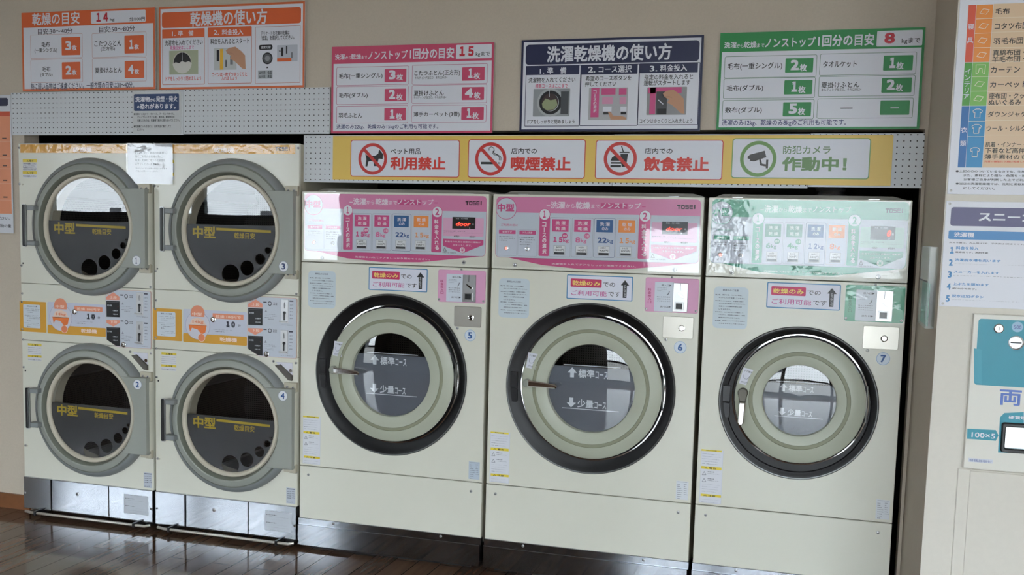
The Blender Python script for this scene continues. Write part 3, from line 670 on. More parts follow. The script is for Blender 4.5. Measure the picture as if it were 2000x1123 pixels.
for n_, y, t1, w1, t2, w2 in (('1', 450, '料金を投入', 445, '靴専用です。洗剤不要', 520), ('2', 546, '洗濯脱水槽を洗います', 618, '料金投入後10秒以内に、シャワーボタンを押して', 860), ('3', 640, 'スニーカーを入れます', 606, 'ヒモつきのスニーカーは、必ずヒモを強く結んでください', 930), ('4', 734, '上ぶたを閉めます', 526, '約20分で終了。', 430), ('5', 828, '脱水追加ボタン', 486, '運転終了後ボタンを押すと2分間脱水します。', 766)):
    k = -(y-450)*.088; P.text(n_, 224+k, y, 251+k, y+52, BL, 1, .045); P.text(t1, 270+k, y-6, w1, y+26, BL, 1, .025); P.text(t2, 266+k, y+34, w2, y+54, ink(40, 40, 46), 1, .018)
P.build('lettering', e)
for x, z in ((.347, 1.551), (.346, 1.250)):
    b = MB(); b.revolve([(.004, PY-.004), (.004, PY-.006), (.0001, PY-.007)], x, z, STEEL_B, 12); b.build('screw', e)

e = empty('money_changer', (.75, PY, .0), 'cream money changer with teal panel and coin tray, built into the pillar', 'money changer')
b = MB(); b.slab(.433, 1.02, .752, 1.224, PY-.022, PY, mat('changer_cream', (226, 224, 214), .4), ch=.002); b.build('front_panel', e)
b = MB(); b.slab(.421, 1.03, .0, .747, PY-.006, PY, PILM, ch=.002); b.slab(.455, 1.03, .01, .743, PY-.010, PY-.006, PILM, ch=.0015); b.build('lower_panel', e)
TEAL = ink(48, 150, 170); FY = PY-.022; Mc = crop(1800, 590, 2.105, FY)
P = Print(FY, Mc); P.flat(rrect(.447, 1.010, 1.0, 1.210, .008), TEAL, 1); P.poly([(216, 190), (246, 195), (246, 335), (216, 330)], ink(60, 158, 178), 2); P.disc(394, 102, .0155, ink(150, 190, 214), 2); P.text('500', 380, 95, 410, 112, ink(90, 96, 160), 3, .02)
P.text('両', 322, 358, 408, 428, ink(90, 120, 196), 1, .03); P.text('替', 432, 360, 520, 430, ink(90, 120, 196), 1, .03); P.build('printed_panel', e)
P = Print(FY, Mc); P.poly([(188, 520), (305, 526), (316, 548), (305, 570), (187, 562)], TEAL, 1); P.text('100×5', 206, 534, 302, 562, WHITE, 2, .02); P.build('coin_arrow', e)
P = Print(FY, Mc); P.poly([(322, 474), (340, 456), (420, 452), (420, 622), (314, 618)], TEAL, 1); P.text('硬貨取出口', 358, 466, 480, 488, WHITE, 2, .02); P.build('tray_surround', e)
P = Print(FY, Mc); P.rect(192, 640, 292, 664, ink(210, 214, 222), 1); P.text('替銭器取付', 196, 644, 288, 662, ink(120, 130, 170), 2); P.build('lettering', e)
b = MB(); b.slab(.531, .70, .812, .902, FY-.012, FY, BLKPL, r=.008, ch=.003, holes=[rrect(.542, .824, .69, .890, .004)]); b.build('coin_tray', e)
b = MB(); b.slab(.543, .689, .825, .889, FY-.002, FY+.001, STEEL_B); b.build('tray_flap', e)
x, z = Mc(317, 108); b = MB(); b.revolve([(.014, FY), (.014, FY-.006), (.011, FY-.008), (.011, FY-.003), (.0075, FY-.003), (.0075, FY-.007), (.0001, FY-.007)], x, z, CHROME, 28); b.box(x-.0012, x+.0012, FY-.0085, FY-.006, z-.005, z+.005, BLKPL); b.build('lock', e)
x, z = Mc(388, 167); b = MB(); b.revolve([(.021, FY), (.021, FY-.005), (.0175, FY-.006), (.017, FY-.002), (.0001, FY-.002)], x, z, STEEL_B, 32); b.box(x-.015, x+.015, FY-.004, FY-.0015, z-.002, z+.002, BLKPL); b.build('coin_slot', e)

e = empty('leaflet_pocket', (.33, -.5, 1.16), 'clear plastic pocket with green leaflet hanging on the pillar side', 'leaflet pocket')
CLR = glass('clear_acrylic', .02, (.97, .99, .98), .1, haze=.09, graze=.03)
b = MB()
b.box(.306, .3085, -.62, -.34, 1.165, 1.42, CLR); b.box(.3085, .333, -.62, -.6175, 1.165, 1.42, CLR); b.box(.3085, .333, -.3425, -.34, 1.165, 1.42, CLR); b.box(.3085, .333, -.6175, -.3425, 1.165, 1.168, CLR)
b.build('pocket', e, smooth=False)
b = MB(); b.box(.313, .317, -.60, -.36, 1.170, 1.305, ink(60, 140, 116)); b.build('leaflet', e, smooth=False)
b = MB(); b.box(.3045, .306, -.625, -.335, 1.308, 1.313, mat('pocket_rim', (90, 88, 82), .5)); b.build('rim', e, smooth=False)
# ------------------------------------------------------------------ stacked dryers
LOCAL[0] = True
PERF = None
def drum_mat(name, base, dark, pitch):
    """perforated drum: dots on a grid laid over the drum wall by angle and depth"""
    mm = bpy.data.materials.new(name); mm.use_nodes = True; nt = mm.node_tree; bb = nt.nodes['Principled BSDF']
    uv = nt.nodes.new('ShaderNodeUVMap'); sp = nt.nodes.new('ShaderNodeSeparateXYZ'); nt.links.new(uv.outputs[0], sp.inputs[0])
    def M(op, a, v):
        n = nt.nodes.new('ShaderNodeMath'); n.operation = op; nt.links.new(a, n.inputs[0])
        if isinstance(v, (int, float)): n.inputs[1].default_value = v
        else: nt.links.new(v, n.inputs[1])
        return n.outputs[0]
    u = M('DIVIDE', sp.outputs[0], pitch); v = M('DIVIDE', sp.outputs[1], pitch)
    fx = M('SUBTRACT', M('FRACT', u, 0), .5); fz = M('SUBTRACT', M('FRACT', v, 0), .5)
    d = M('ADD', M('MULTIPLY', fx, fx), M('MULTIPLY', fz, fz)); hole = M('LESS_THAN', d, .07)
    mx = nt.nodes.new('ShaderNodeMix'); mx.data_type = 'RGBA'; nt.links.new(hole, mx.inputs[0])
    mx.inputs[6].default_value = (*[lin(c) for c in base], 1); mx.inputs[7].default_value = (*[lin(c) for c in dark], 1)
    nt.links.new(mx.outputs[2], bb.inputs['Base Color']); bb.inputs['Metallic'].default_value = .7; bb.inputs['Roughness'].default_value = .35
    return mm
DRUM = drum_mat('perforated_drum', (84, 82, 80), (15, 15, 15), .011)
def drum(parent, cx, cz, r, y0, y1, ribs=True):
    n = 64; me = bpy.data.meshes.new('drum'); v = []; f = []; uvs = []
    ys = [y0, y1]
    for y in ys:
        for i in range(n+1): a = 2*math.pi*i/n; v.append((cx+r*math.cos(a), y, cz+r*math.sin(a)))
    for i in range(n): f.append((i+1, i, n+1+i, n+2+i)); uvs += [((i+1)/n*2*math.pi*r, y0), (i/n*2*math.pi*r, y0), (i/n*2*math.pi*r, y1), ((i+1)/n*2*math.pi*r, y1)]
    b0 = len(v)
    for rr in (r, 0.02):
        for i in range(n+1): a = 2*math.pi*i/n; v.append((cx+rr*math.cos(a), y1, cz+rr*math.sin(a)))
    for i in range(n):
        q = (b0+i+1, b0+i, b0+n+1+i, b0+n+2+i); f.append(q); uvs += [(v[k][0], v[k][2]) for k in q]
    me.from_pydata(v, [], f); ul = me.uv_layers.new(name='UVMap')
    for k, t in enumerate(uvs): ul.data[k].uv = t
    me.materials.append(DRUM); me.polygons.foreach_set('use_smooth', [True]*len(f)); me.set_sharp_from_angle(angle=.6); me.update()
    o = bpy.data.objects.new('drum', me); COL.objects.link(o); o.parent = parent
    if ribs:
        for a in (60, 150, 240, 330):
            a = math.radians(a); ca, sa = math.cos(a), math.sin(a); b = MB()
            pts = [(r*.995, -.028), (r*.86, -.006), (r*.86, .006), (r*.995, .028)]
            V = [(cx+p*ca-q*sa, y, cz+p*sa+q*ca) for y in (y0+.02, y1) for p, q in pts]
            b.add(V, [(0, 1, 5, 4), (1, 2, 6, 5), (2, 3, 7, 6), (3, 2, 1, 0)], STEEL_B); b.build('drum_lifter', o)
    return o
FILMG = ink(56, 58, 61)
def dryer_door(root, cx, cz, num, numz, blink):
    door = MB()
    door.revolve([(.318, .0), (.319, -.012), (.313, -.028), (.300, -.038), (.293, -.040), (.292, -.037), (.288, -.037), (.286, -.046), (.275, -.051), (.262, -.053), (.2575, -.051), (.246, -.026), (.246, -.02)], cx, cz, RING,
                 mats=[RING]*4+[FACE_IN]*2+[FACE]*4+[FACE_IN]*2)
    d = door.build('door', root)
    # hinge plate: straight on the right, cut to the round glass opening on the left
    a0 = math.asin(.179/.2605); arc = [(cx+.2605*math.cos(a), cz+.2605*math.sin(a)) for a in [a0-2*a0*i/24 for i in range(25)]]
    pts = [(cx+.326, cz-.179), (cx+.326, cz+.179)]+arc
    b = MB(); b.plate(pts, -.0565, -.025, FACE, ch=.0015); b.build('hinge_plate', d)
    b = MB(); b.revolve([(.246, -.024), (.2455, -.030), (.241, -.036), (.232, -.0365), (.227, -.033), (.2245, -.028), (.2245, -.015)], cx, cz, BEIGE_R); b.build('gasket_ring', d)
    b = MB(); b.revolve([(.2255, -.026), (.0001, -.0262)], cx, cz, glass('dryer_glass', .075)); b.build('glass', d)
    # tinted film over the lower part of the glass, with round clear spots
    zt_ = .026; R_ = .224; a0 = math.asin(zt_/R_); out = circ(cx, cz, R_, 72, 180-math.degrees(a0), 360+math.degrees(a0))
    hs = [(cx+x, cz+z, r) for x, z, r in ((.0, -.192, .044), (.083, -.161, .033), (.147, -.119, .024), (.186, -.08, .0155), (.2035, -.053, .007))]
    P = Print(-.0215); lim = .2232
    holes = []
    for x, z, r in hs:
        pp = []
        for qx, qz in circ(x, z, r, 36):
            dd = math.hypot(qx-cx, qz-cz)
            if dd > lim: qx, qz = cx+(qx-cx)*lim/dd, cz+(qz-cz)*lim/dd
            pp.append((qx, qz))
        holes.append(pp)
    P.flat(out, FILMG, 1, holes); P.build('tinted_film', d)
    P = Print(-.0218, lambda a, b_: (cx+a, cz+b_)); Y_ = ink(176, 152, 44)
    P.text('中型', -.192, .018, -.076, -.036, Y_, 1, .04); P.poly([(-.072, .013), (.2, .0075), (.2, -.004), (-.072, .0015)], Y_, 1); P.text('乾燥目安', .018, -.006, .122, -.033, Y_, 1, .02); P.build('film_lettering', d)
    # pull handle on the left rim
    hx = cx-.305; h = .096
    b = MB()
    b.slab(hx-.012, hx+.004, cz-h, cz+h, -.092, -.074, BLKPL, r=.006, ch=.003)
    b.slab(hx-.0145, hx+.0065, cz-h-.003, cz+h+.003, -.086, -.079, STEEL_B, r=.007)
    for s in (1, -1): b.slab(hx-.008, hx+.05, cz+s*(h-.014)-.011, cz+s*(h-.014)+.011, -.080, -.036, RING, r=.004, ch=.002)
    b.build('handle', d)
    P = Print(-.0565, lambda a, b_: (cx+a, cz+b_)); bx, bz = .281, numz
    P.disc(bx, bz, .0225, ink(90, 110, 150), 1); P.disc(bx, bz, .0215, ink(232, 236, 240), 2); P.text(num, bx-(.005 if num == '1' else .009), bz+.0135, bx+(.004 if num == '1' else .009), bz-.0135, ink(*blink), 3, .03); P.build('number_badge', d)
    # hinge bar and its brackets
    b = MB(); b.slab(cx+.318, cx+.327, cz-.165, cz+.158, -.033, 0, CREAM, ch=.002); b.build('hinge_bar', root)
    for s in (1, -1):
        zc = cz+s*.181; b = MB(); b.slab(cx+.262, cx+.326, zc-.021, zc+.021, -.012, 0, CREAM_D, r=.003, ch=.0015); b.slab(cx+.296, cx+.328, zc-.021, zc+.021, -.022, -.012, CREAM_D, r=.003, ch=.0015)
        hb = b.build('hinge_bracket', root); screw(hb, cx+.278, zc, -.012, .006); screw(hb, cx+.312, zc, -.022, .006)
    return d

def stacked_dryer(x0, n_up, n_lo, label, notch):
    W, H, ZB = .733, 1.787, .18
    e = empty('stacked_dryer', (x0, 0, 0), label, 'dryer', 'stacked coin dryers')
    # measured on the left machine, and on the right one where the left is hidden
    ML = crop(20, 550, 6.607, 0, -3.674); MU = crop(0, 250, 3.209, 0, -3.674); MR = crop(290, 250, 3.209, 0, -2.930); MD = crop(0, 660, 2.878, 0, -3.674)
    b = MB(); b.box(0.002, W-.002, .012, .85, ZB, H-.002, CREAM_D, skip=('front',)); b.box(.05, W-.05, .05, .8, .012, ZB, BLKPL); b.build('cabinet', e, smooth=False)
    cx, cu, cl = .408, 1.403, .542
    for nm, z0, z1, cz in (('upper_front_panel', 1.128, H, cu), ('lower_front_panel', ZB, .853, cl)):
        b = MB(); b.slab(0, W, z0, z1, 0, .014, CREAM, r=.003, ch=.002, holes=[circ(cx, cz, .236, 72)])
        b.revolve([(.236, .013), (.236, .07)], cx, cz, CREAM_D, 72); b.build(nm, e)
        drum(e, cx, cz, .31, .07, .62)
        b = MB(); b.revolve([(.31, .071), (.236, .069)], cx, cz, DARK, 64); b.build('drum_mouth', e)
    b = MB(); b.slab(0, W, .855, 1.126, .001, .014, CREAM, r=.003, ch=.0015); b.build('control_fascia', e)
    dryer_door(e, cx, cu, n_up, -.146, (40, 60, 110)); dryer_door(e, cx, cl, n_lo, .148, (40, 84, 150))
    # top colour band
    GOLD = ink(222, 164, 52)
    P = Print(0, MR); P.flat(rrect(.012, 1.743, .712, 1.782), GOLD, 1); P.text('乾燥機', 410, 122, 538, 156, ink(250, 226, 206), 2, .03); seglogo(P, 796, 119, 893, 142, BLACK, 2); P.build('name_band', e)
    b = MB(); b.slab(.012, .712, 1.743, 1.782, -.0035, -.0015, glass('clear_film', .045, rough=.03, wrinkle=.0012, wscale=34)); b.build('clear_film', e)
    # warning stickers
    YW = ink(232, 208, 74)
    def warn_small(M, a0, b0, a1, b1):
        P = Print(0, M); h = (b1-b0); P.rect(a0, b0, a1, b1, ink(222, 222, 224), 1); P.rect(a0, b0, a1, b0+h*.17, YW, 2); P.rect(a0, b0+h*.63, a1, b0+h*.8, YW, 2)
        for q, t in ((.02, '△ 警告'), (.65, '△ 注意')): P.text(t, a0+(a1-a0)*.28, b0+h*q+h*.02, a0+(a1-a0)*.76, b0+h*q+h*.135, BLACK, 3)
        P.lines(['子供が乾燥機に入らない', 'ようにしてください。', '可燃物は入れないこと。', '火災のおそれがあります'], a0+2, b0+h*.2, a1-4, b0+h*.61, ink(90, 90, 96), 2); P.lines(['やけどに注意してください'], a0+2, b0+h*.83, a1-4, b0+h*.98, ink(90, 90, 96), 2); P.build('warning_sticker', e)
    warn_small(MU, 143, 195, 232, 313); warn_small(ML, 228, 795, 405, 1030)
    # middle control strip: gold notice card, price card, coin control plate
    P = Print(.001, ML); P.rect(118, 247, 466, 660, GOLD, 1, .004); P.rect(165, 290, 390, 605, ink(214, 222, 230), 2, .006); P.text('使用上のご注意', 212, 306, 345, 332, NAVY, 3)
    P.lines(['●革製品、毛皮等、熱に弱い', '  ものは、乾燥しないで', '  ください。', '', '●乾燥後は、なるべく早く', '  取り出してください。長', '  い、放置は盗難のおそれ', '  あり。', '', '●洗濯物、忘れ物にご注意', '  ください。責任を負いま', '  せん。'], 186, 345, 382, 588, ink(44, 50, 76), 3); P.build('notice_card', e)
    for z in (1.037, .905): screw(e, .003, z, .001, .006)
    SAL = ink(236, 150, 116)
    P = Print(.001, ML); z0, z1 = .893, 1.044; P.flat(rrect(.150, z0, .478, z1, .008), ink(206, 210, 224), 1); P.flat(rrect(.150, z0, .478, .934, .006), GOLD, 2)
    x, z = .226, .972; P.flat([(x+.0635*math.cos(t), z+.064*math.sin(t)) for t in [i*math.pi/24 for i in range(48)]], ink(120, 120, 170), 3); P.flat([(x+.0625*math.cos(t), z+.063*math.sin(t)) for t in [i*math.pi/24 for i in range(48)]], ink(216, 214, 224), 4)
    P.flat(circ(x, 1.027, .0365, 24, 0, 180)+[(x-.034, 1.012), (x+.034, 1.012)], SAL, 5); P.text('中型', 585, 300, 700, 345, ink(250, 224, 206), 6, .02)
    P.flat([(x-.045, z+.0), (x-.03, z+.028), (x, z+.036), (x+.03, z+.028), (x+.045, z)], ink(244, 214, 196), 5); P.text('14kg', 590, 398, 720, 450, SAL, 6, .03)
    P.flat([(x-.047, z+.002), (x+.047, z+.002), (x+.04, z-.03), (x+.02, z-.04), (x-.0, z-.018), (x-.03, z-.012), (x-.04, z-.03)], ink(240, 128, 62), 5)
    P.flat(circ(x+.02, z-.054, .0165, 28), ink(236, 140, 96), 6); P.flat(circ(x+.02, z-.054, .019, 28), ink(248, 214, 192), 5)
    P.rect(825, 312, 1190, 395, SAL, 3); P.text('乾燥 100円で', 862, 330, 1160, 385, ink(252, 220, 200), 4, .02); P.text('10', 985, 410, 1092, 490, ink(20, 24, 46), 3, .06); P.text('分', 1128, 448, 1158, 482, ink(40, 50, 80), 3, .02)
    P.lines(['※洗濯物の量や種類により、時間', '  は異なります。'], 828, 505, 1060, 550, ink(50, 54, 80), 3); P.text('乾燥機', 912, 606, 1118, 672, ink(252, 226, 210), 3, .03); P.build('price_card', e)
    bb = MB(); q = ML(838, 388); bb.revolve([(.0125, .001), (.0125, -.006), (.009, -.008), (.0001, -.008)], q[0], q[1], CHROME, 20); bb.build('lock', e)
    out = [(.481, .884), (.54, .850), (.722, .850), (.727, .856), (.727, 1.112), (.721, 1.118), (.536, 1.118), (.481, 1.086)]
    b = MB(); b.plate(out, -.005, .004, ink(222, 196, 190), ch=.001); cp = b.build('coin_plate', e)
    P = Print(-.005, ML); P.flat([(x+(.604-x)*.016, z+(.984-z)*.02) for x, z in out], ink(204, 210, 220), 1)
    P.poly([(1248, 235), (1248, 195), (1340, 138), (1420, 195), (1420, 238)], ink(238, 156, 130), 2); P.text('上段', 1292, 182, 1385, 226, ink(252, 224, 206), 3, .02)
    P.poly([(1252, 492), (1425, 497), (1424, 530), (1338, 578), (1252, 530)], ink(238, 156, 130), 2); P.text('下段', 1296, 498, 1390, 542, ink(252, 224, 206), 3, .02)
    for dy, zz in ((0, 0), (334, 378)):
        xo = 5 if dy else 0
        P.disc(1505+xo, 190+dy, .0095, ink(30, 34, 50), 2, .0065); P.rect(1428+xo, 166+dy, 1468+xo, 182+dy, ink(60, 64, 76), 2, .002); P.lines(['低温', '高温'], 1545, 172+dy, 1592, 214+dy, ink(90, 94, 110), 2)
        P.lines(['コインを入れて', 'ください。乾燥が', '始まります。', '  返却不可'], 1446, 312+zz, 1590, 392+zz, ink(110, 114, 130), 2); P.poly([(1446, 296+zz), (1476, 296+zz), (1460, 264+zz)], ink(150, 150, 164), 2)
        P.rect(1735, 150+zz, 1782, 168+zz, ink(50, 54, 70), 2, .002); P.lines(['百円', '硬貨', '専用', '投入', '返却'], 1742, 190+zz, 1778, 392+zz, ink(120, 124, 140), 2, fill=.4)
        P.text('コイン返却口', 1640, 446+zz, 1780, 462+zz, ink(80, 84, 100), 2)
    P.build('printed_plate', cp)
    for pts, t in (([(1252, 245), (1420, 252), (1422, 458), (1255, 452)], 0), ([(1255, 585), (1426, 592), (1428, 832), (1374, 826), (1258, 748)], 1)):
        b = MB(); b.plate([ML(*p) for p in pts], -.0075, -.005, BLKPL, ch=.0008); dp = b.build('display', cp)
        P = Print(-.0075, ML); o = 335 if t else 0
        P.rect(1262, 258+o, 1412, 272+o, ink(90, 90, 96), 1); P.text('残り時間', 1266, 294+o, 1322, 318+o, ink(200, 204, 210), 1, .02); P.text('○運転中', 1338, 364+o, 1402, 384+o, ink(210, 212, 216), 1, .02); P.text('○投入中', 1340, 410+o, 1400, 430+o, ink(210, 212, 216), 1, .02); P.disc(1404, 326+o, .0016, ink(170, 60, 50), 1); P.build('display_lettering', dp)
    for o in (0, 376):
        b = MB(); x0_, zz1 = ML(1638, 138+o); x1_, zz0 = ML(1726, 436+o); b.slab(x0_, x1_, zz0, zz1, -.008, -.005, mat('coin_steel', (214, 214, 216), .28, .7), ch=.001); cu_ = b.build('coin_acceptor', cp)
        xm = (x0_+x1_)/2
        b = MB(); b.plate([(xm-.0045, zz1-.025), (xm, zz1-.010), (xm+.0045, zz1-.025), (xm, zz1-.040)], -.010, -.008, STEEL_B); b.slab(xm-.001, xm+.001, zz1-.036, zz1-.014, -.0106, -.010, BLKPL); b.build('coin_slot', cu_)
        b = MB(); b.slab(xm-.0065, xm+.007, zz1-.064, zz1-.052, -.011, -.008, BLKPL, r=.005, ch=.001); b.build('return_button', cu_)
        b = MB(); b.slab(xm-.002, xm+.002, zz0+.014, zz0+.045, -.014, -.008, BLKPL); b.box(xm-.02, xm+.016, -.02, -.008, zz0+.006, zz0+.012, STEEL_B); b.build('coin_tray', cu_)
    q = ML(1478, 812); b = MB(); b.revolve([(.0125, -.005), (.0125, -.011), (.009, -.013), (.0001, -.013)], q[0], q[1], CHROME, 20); b.build('lock', e)
    # corner pocket; the shade on its slanted side is painted as a dark plate
    MK = crop(0, 660, 2.878, 0, -3.674); pts = [MK(745, 80), MK(832, 84), MK(832, 178)]
    b = MB(); b.plate(pts, -.003, .0, ink(222, 222, 232), ch=.001); kp = b.build('corner_cover', e)
    b = MB(); b.plate([MK(747, 97), MK(772, 92), MK(834, 152), MK(834, 180), MK(816, 176)], -.014, .0, mat('slant_shade_grey', (92, 88, 82), .5), ch=.001); b.build('slant_shade', kp)
    b = MB(); q = MK(827, 126); b.revolve([(.008, -.003), (.008, -.010), (.0001, -.010)], q[0], q[1], CHROME, 16); b.build('lock', kp)
    # screws down the edges
    for x, z in ((.004, 1.766), (.004, 1.597), (.006, 1.211), (.007, 1.077), (.727, 1.595), (.727, 1.211), (.722, 1.136), (.727, 1.768), (.008, .855), (.008, .722), (.011, .339), (.727, .340), (.611, .832), (.722, .831)): screw(e, x, z, 0, .0058)
    for x, z in ((.022, 1.595), (.016, 1.222), (.018, .705), (.02, .338)):
        b = MB(); b.revolve([(.004, 0), (.004, -.0015), (.0001, -.002)], x, z, CREAM_D if z in (1.595, .338) else BLKPL, 12); b.build('plug', e)
    # rating label
    P = Print(0, MD); P.rect(808, 755, 855, 845, ink(196, 202, 212), 1); P.rect(812, 760, 852, 768, ink(80, 86, 100), 2); P.lines(['型式', '電源', '容量', '重量', '', '製造'], 812, 772, 834, 840, ink(70, 76, 92), 2, fill=.5); P.lines(['200V', '50Hz', '14kg', '300kg', '', '番号'], 836, 772, 853, 840, ink(90, 96, 110), 2, fill=.5); P.build('rating_label', e)
    # stainless kick panels, care label, toe rail
    for xa, xb in ((.006, .163), (.171, .493), (.496, .735)):
        b = MB(); b.slab(xa, xb, .032, .186, -.014, .02, STEEL, ch=.0015); kk = b.build('kick_panel', e)
        if xa == .171: screw(kk, .318, .130, -.014, .009)
        if xa == .006: screw(kk, .015, .107, -.014, .005)
        if xa == .496:
            screw(kk, .728, .100, -.014, .006)
            MQ = crop(0, 660, 2.878, -.014, -3.674); P = Print(-.014, MQ); P.rect(696, 876, 834, 1000, ink(206, 212, 220), 1); P.lines(['  △注意  必ずお守りください', '●点検のお願い', '  換気口、排気口の付近には、', '  物を置かないでください。', '●掃除のお願い', '  ・フィルターは、毎日掃除', '  してください。(1日1回)', '  ・火災の原因になります'], 704, 882, 828, 994, ink(50, 54, 66), 2); P.build('care_label', kk)
    RX = [(.03, -.03, .022), (.07, -.042, .022), (.71, -.042, .022), (.733, -.03, .026)]
    b = MB(); b.tube(RX, .0065, mat('toe_rail', (190, 186, 176), .35, .6), 10); tr = b.build('toe_rail', e)
    for x in (.10, .655): b = MB(); b.box(x-.006, x+.006, -.052, .02, .012, .033, BLKPL); b.build('rail_clamp', tr, smooth=False)
    b = MB(); 
    for x in (.06, .67): b.box(x-.02, x+.02, .05, .09, 0, .014, BLKPL)
    b.build('foot', e, smooth=False)
    return e
stacked_dryer(-3.674, '1', '2', 'leftmost cream twin stacked dryer with grey round doors numbered 1 and 2', 0)
stacked_dryer(-2.930, '3', '4', 'cream twin stacked dryer with grey round doors numbered 3 and 4', 1)

# ------------------------------------------------------------------ washer dryers
def washer(x0, W, label, kind, nums, scheme, Rb, rf, go, gi, rg, dispt):
    e = empty('washer_dryer', (x0, 0, 0), label, 'washing machine', 'front loading washer dryers')
    cx, cz = W/2, .8065; z0, zs, zm, zt_ = .137, .3745, 1.277, 1.583
    small = W < .8; X6 = -1.315; dR = W-.854; dS = .234-.321 if small else 0
    COLH, COLD, COLC = scheme[:3]
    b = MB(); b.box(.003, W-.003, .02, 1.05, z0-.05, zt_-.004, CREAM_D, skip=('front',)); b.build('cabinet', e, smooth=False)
    b = MB(); b.plate([(.005, zt_-.004), (W-.012, zt_-.004), (W-.012, zt_+.006), (W-.06, zt_+.018), (.04, zt_+.018), (.005, zt_+.004)], .13, .8, mat('top_cover_grey', (150, 144, 132), .5)); tc = b.build('top_cover', e)
    for x in (.1, W-.13): b = MB(); b.box(x-.02, x+.02, .09, .13, zt_-.004, zt_+.006, STEEL_B); b.build('latch', tc, smooth=False)
    b = MB(); b.slab(0, W, zm+.003, zt_, 0, .03, CREAM, r=.004, ch=.002); b.build('control_panel', e); cpn = e.children[-1]
    b = MB(); b.slab(0, W, zs+.0015, zm, 0, .02, CREAM, r=.003, ch=.002, holes=[circ(cx, cz, Rb-.004, 96)]); b.build('front_panel', e)
    b = MB(); b.slab(0, W, z0, zs-.0015, 0, .02, CREAM, r=.003, ch=.002); lp = b.build('lower_panel', e)
    screw(lp, .042, .335, 0, .006); screw(lp, W-.048, .335, 0, .006)
    b = MB(); b.slab(-.002, W+.003, .108, z0+.001, -.006, .02, STEEL, ch=.001); st = b.build('base_strip', e); screw(st, .170, .1265, -.006, .006); screw(st, W-.178, .1265, -.006, .006)
    b = MB(); b.slab(-.003, W-.002, .016, .109, -.012, .6, STEEL, ch=.0015); b.box(.04, W-.05, .02, .55, .0, .017, BLKPL); b.build('base_plinth', e)
    # ---- door
    b = MB(); b.revolve([(Rb, 0), (Rb+.001, -.005), (Rb-.0025, -.009), (Rb-.006, -.0085)], cx, cz, mat('bezel_trim', (96, 97, 96), .3, .5), 128); b.build('bezel_trim', e)
    ox, oz = {'5': (.016, .005), '6': (.012, .006), '7': (.0075, .015)}[scheme[4]]       # the door sits a little off the middle of its bezel
    b = MB(); b.revolve([(Rb-.006, -.0085), (Rb-.012, -.0075), (Rb-.018, -.005), (Rb-.026, -.003), (rf+.026, .0015), (rf-.004, .003), (rf-.004, .05)], cx, cz, RUBBER, 128); b.build('bezel', e)
    b = MB(); b.revolve([(rf+.0150, .003), (rf+.0142, -.0044), (rf+.0132, -.0056), (rf+.0090, -.0062), (rf+.0082, -.0055), (rf+.0078, .003)], cx+ox, cz+oz, CHROME, 128); b.build('chrome_lip', e)
    lx = cx-(Rb+rf)/2+.002; b = MB(); b.slab(lx-.0165, lx+.0145, cz-.012, cz+.052, -.009, .03, BLKPL, r=.003, ch=.002); b.slab(lx-.02, lx+.0145, cz-.075, cz-.016, -.005, .034, BLKPL, r=.008, ch=.002); b.build('latch', e)
    b = MB(); b.revolve([(rf-.002, .03), (rf+.002, .0), (rf+.003, -.008), (rf+.001, -.011)], cx, cz, CHROME, 128); d0 = b.build('door', e); d0.location = (ox, -.022, oz)
    gd = (go+gi)/2
    b = MB(); b.revolve([(rf+.001, -.011), (rf-.004, -.0145), (go+.001, -.018), (go-.0005, -.0155), (gi+.0005, -.0155), (gi-.001, -.018), (rg+.01, -.0165), (rg+.002, -.013), (rg-.001, .004)], cx, cz, OLIVE, 128, mats=[OLIVE]*2+[OLIVE_D]*3+[OLIVE]*3); b.build('door_face', d0)
    b = MB(); b.revolve([(rg+.001, -.002), (rg*.9, -.0035), (rg*.6, -.006), (rg*.3, -.0075), (.0001, -.008)], cx, cz, glass('washer_glass', .085), 96); b.build('glass', d0)
    FG = ink(92, 98, 108); tt = .0875*(.75 if small else 1); a0 = math.degrees(math.asin((tt-.006)/rg))
    P = Print(.0045); P.flat(circ(cx, cz+.002, rg+.001, 64, 180-a0, 360+a0), FG, 1); P.build('tinted_film', d0)
    k = .76 if small else 1; P = Print(.004, lambda a, b_: (cx+a*k, cz+.002+b_*k)); LT = ink(214, 220, 226)
    P.rect(-.117, .0895, .117, .0865, LT, 1); P.rect(-.117, -.0885, .117, -.0915, LT, 1)
    P.flat([(cx+a*k, cz+.002+c*k) for a, c in ((-.08, .078), (-.1, .056), (-.088, .056), (-.088, .037), (-.072, .037), (-.072, .056), (-.060, .056))], LT, 1); P.text('標準', -.054, .073, .012, .038, LT, 1, .025); P.text('コース', .016, .068, .066, .038, LT, 1, .02)
    P.flat([(cx+a*k, cz+.002+c*k) for a, c in ((-.08, -.086), (-.060, -.066), (-.072, -.066), (-.072, -.046), (-.088, -.046), (-.088, -.066), (-.1, -.066))], LT, 1); P.text('少量', -.054, -.050, .012, -.084, LT, 1, .025); P.text('コース', .016, -.056, .064, -.084, LT, 1, .02); P.build('glass_lettering', d0)
    # drum behind the glass
    drum(e, cx, cz, rg+.07, .10, .55, False); b = MB(); b.revolve([(rf-.03, .053), (rg+.02, .056), (rg+.03, .09), (rg+.07, .101)], cx, cz, RUBBER, 64); b.build('door_seal', e)
    # lever
    MATK = mat('handle_boss_bronze', (92, 88, 78), .4, .3) if small else mat('handle_boss', (150, 153, 142), .35)
    b = MB()
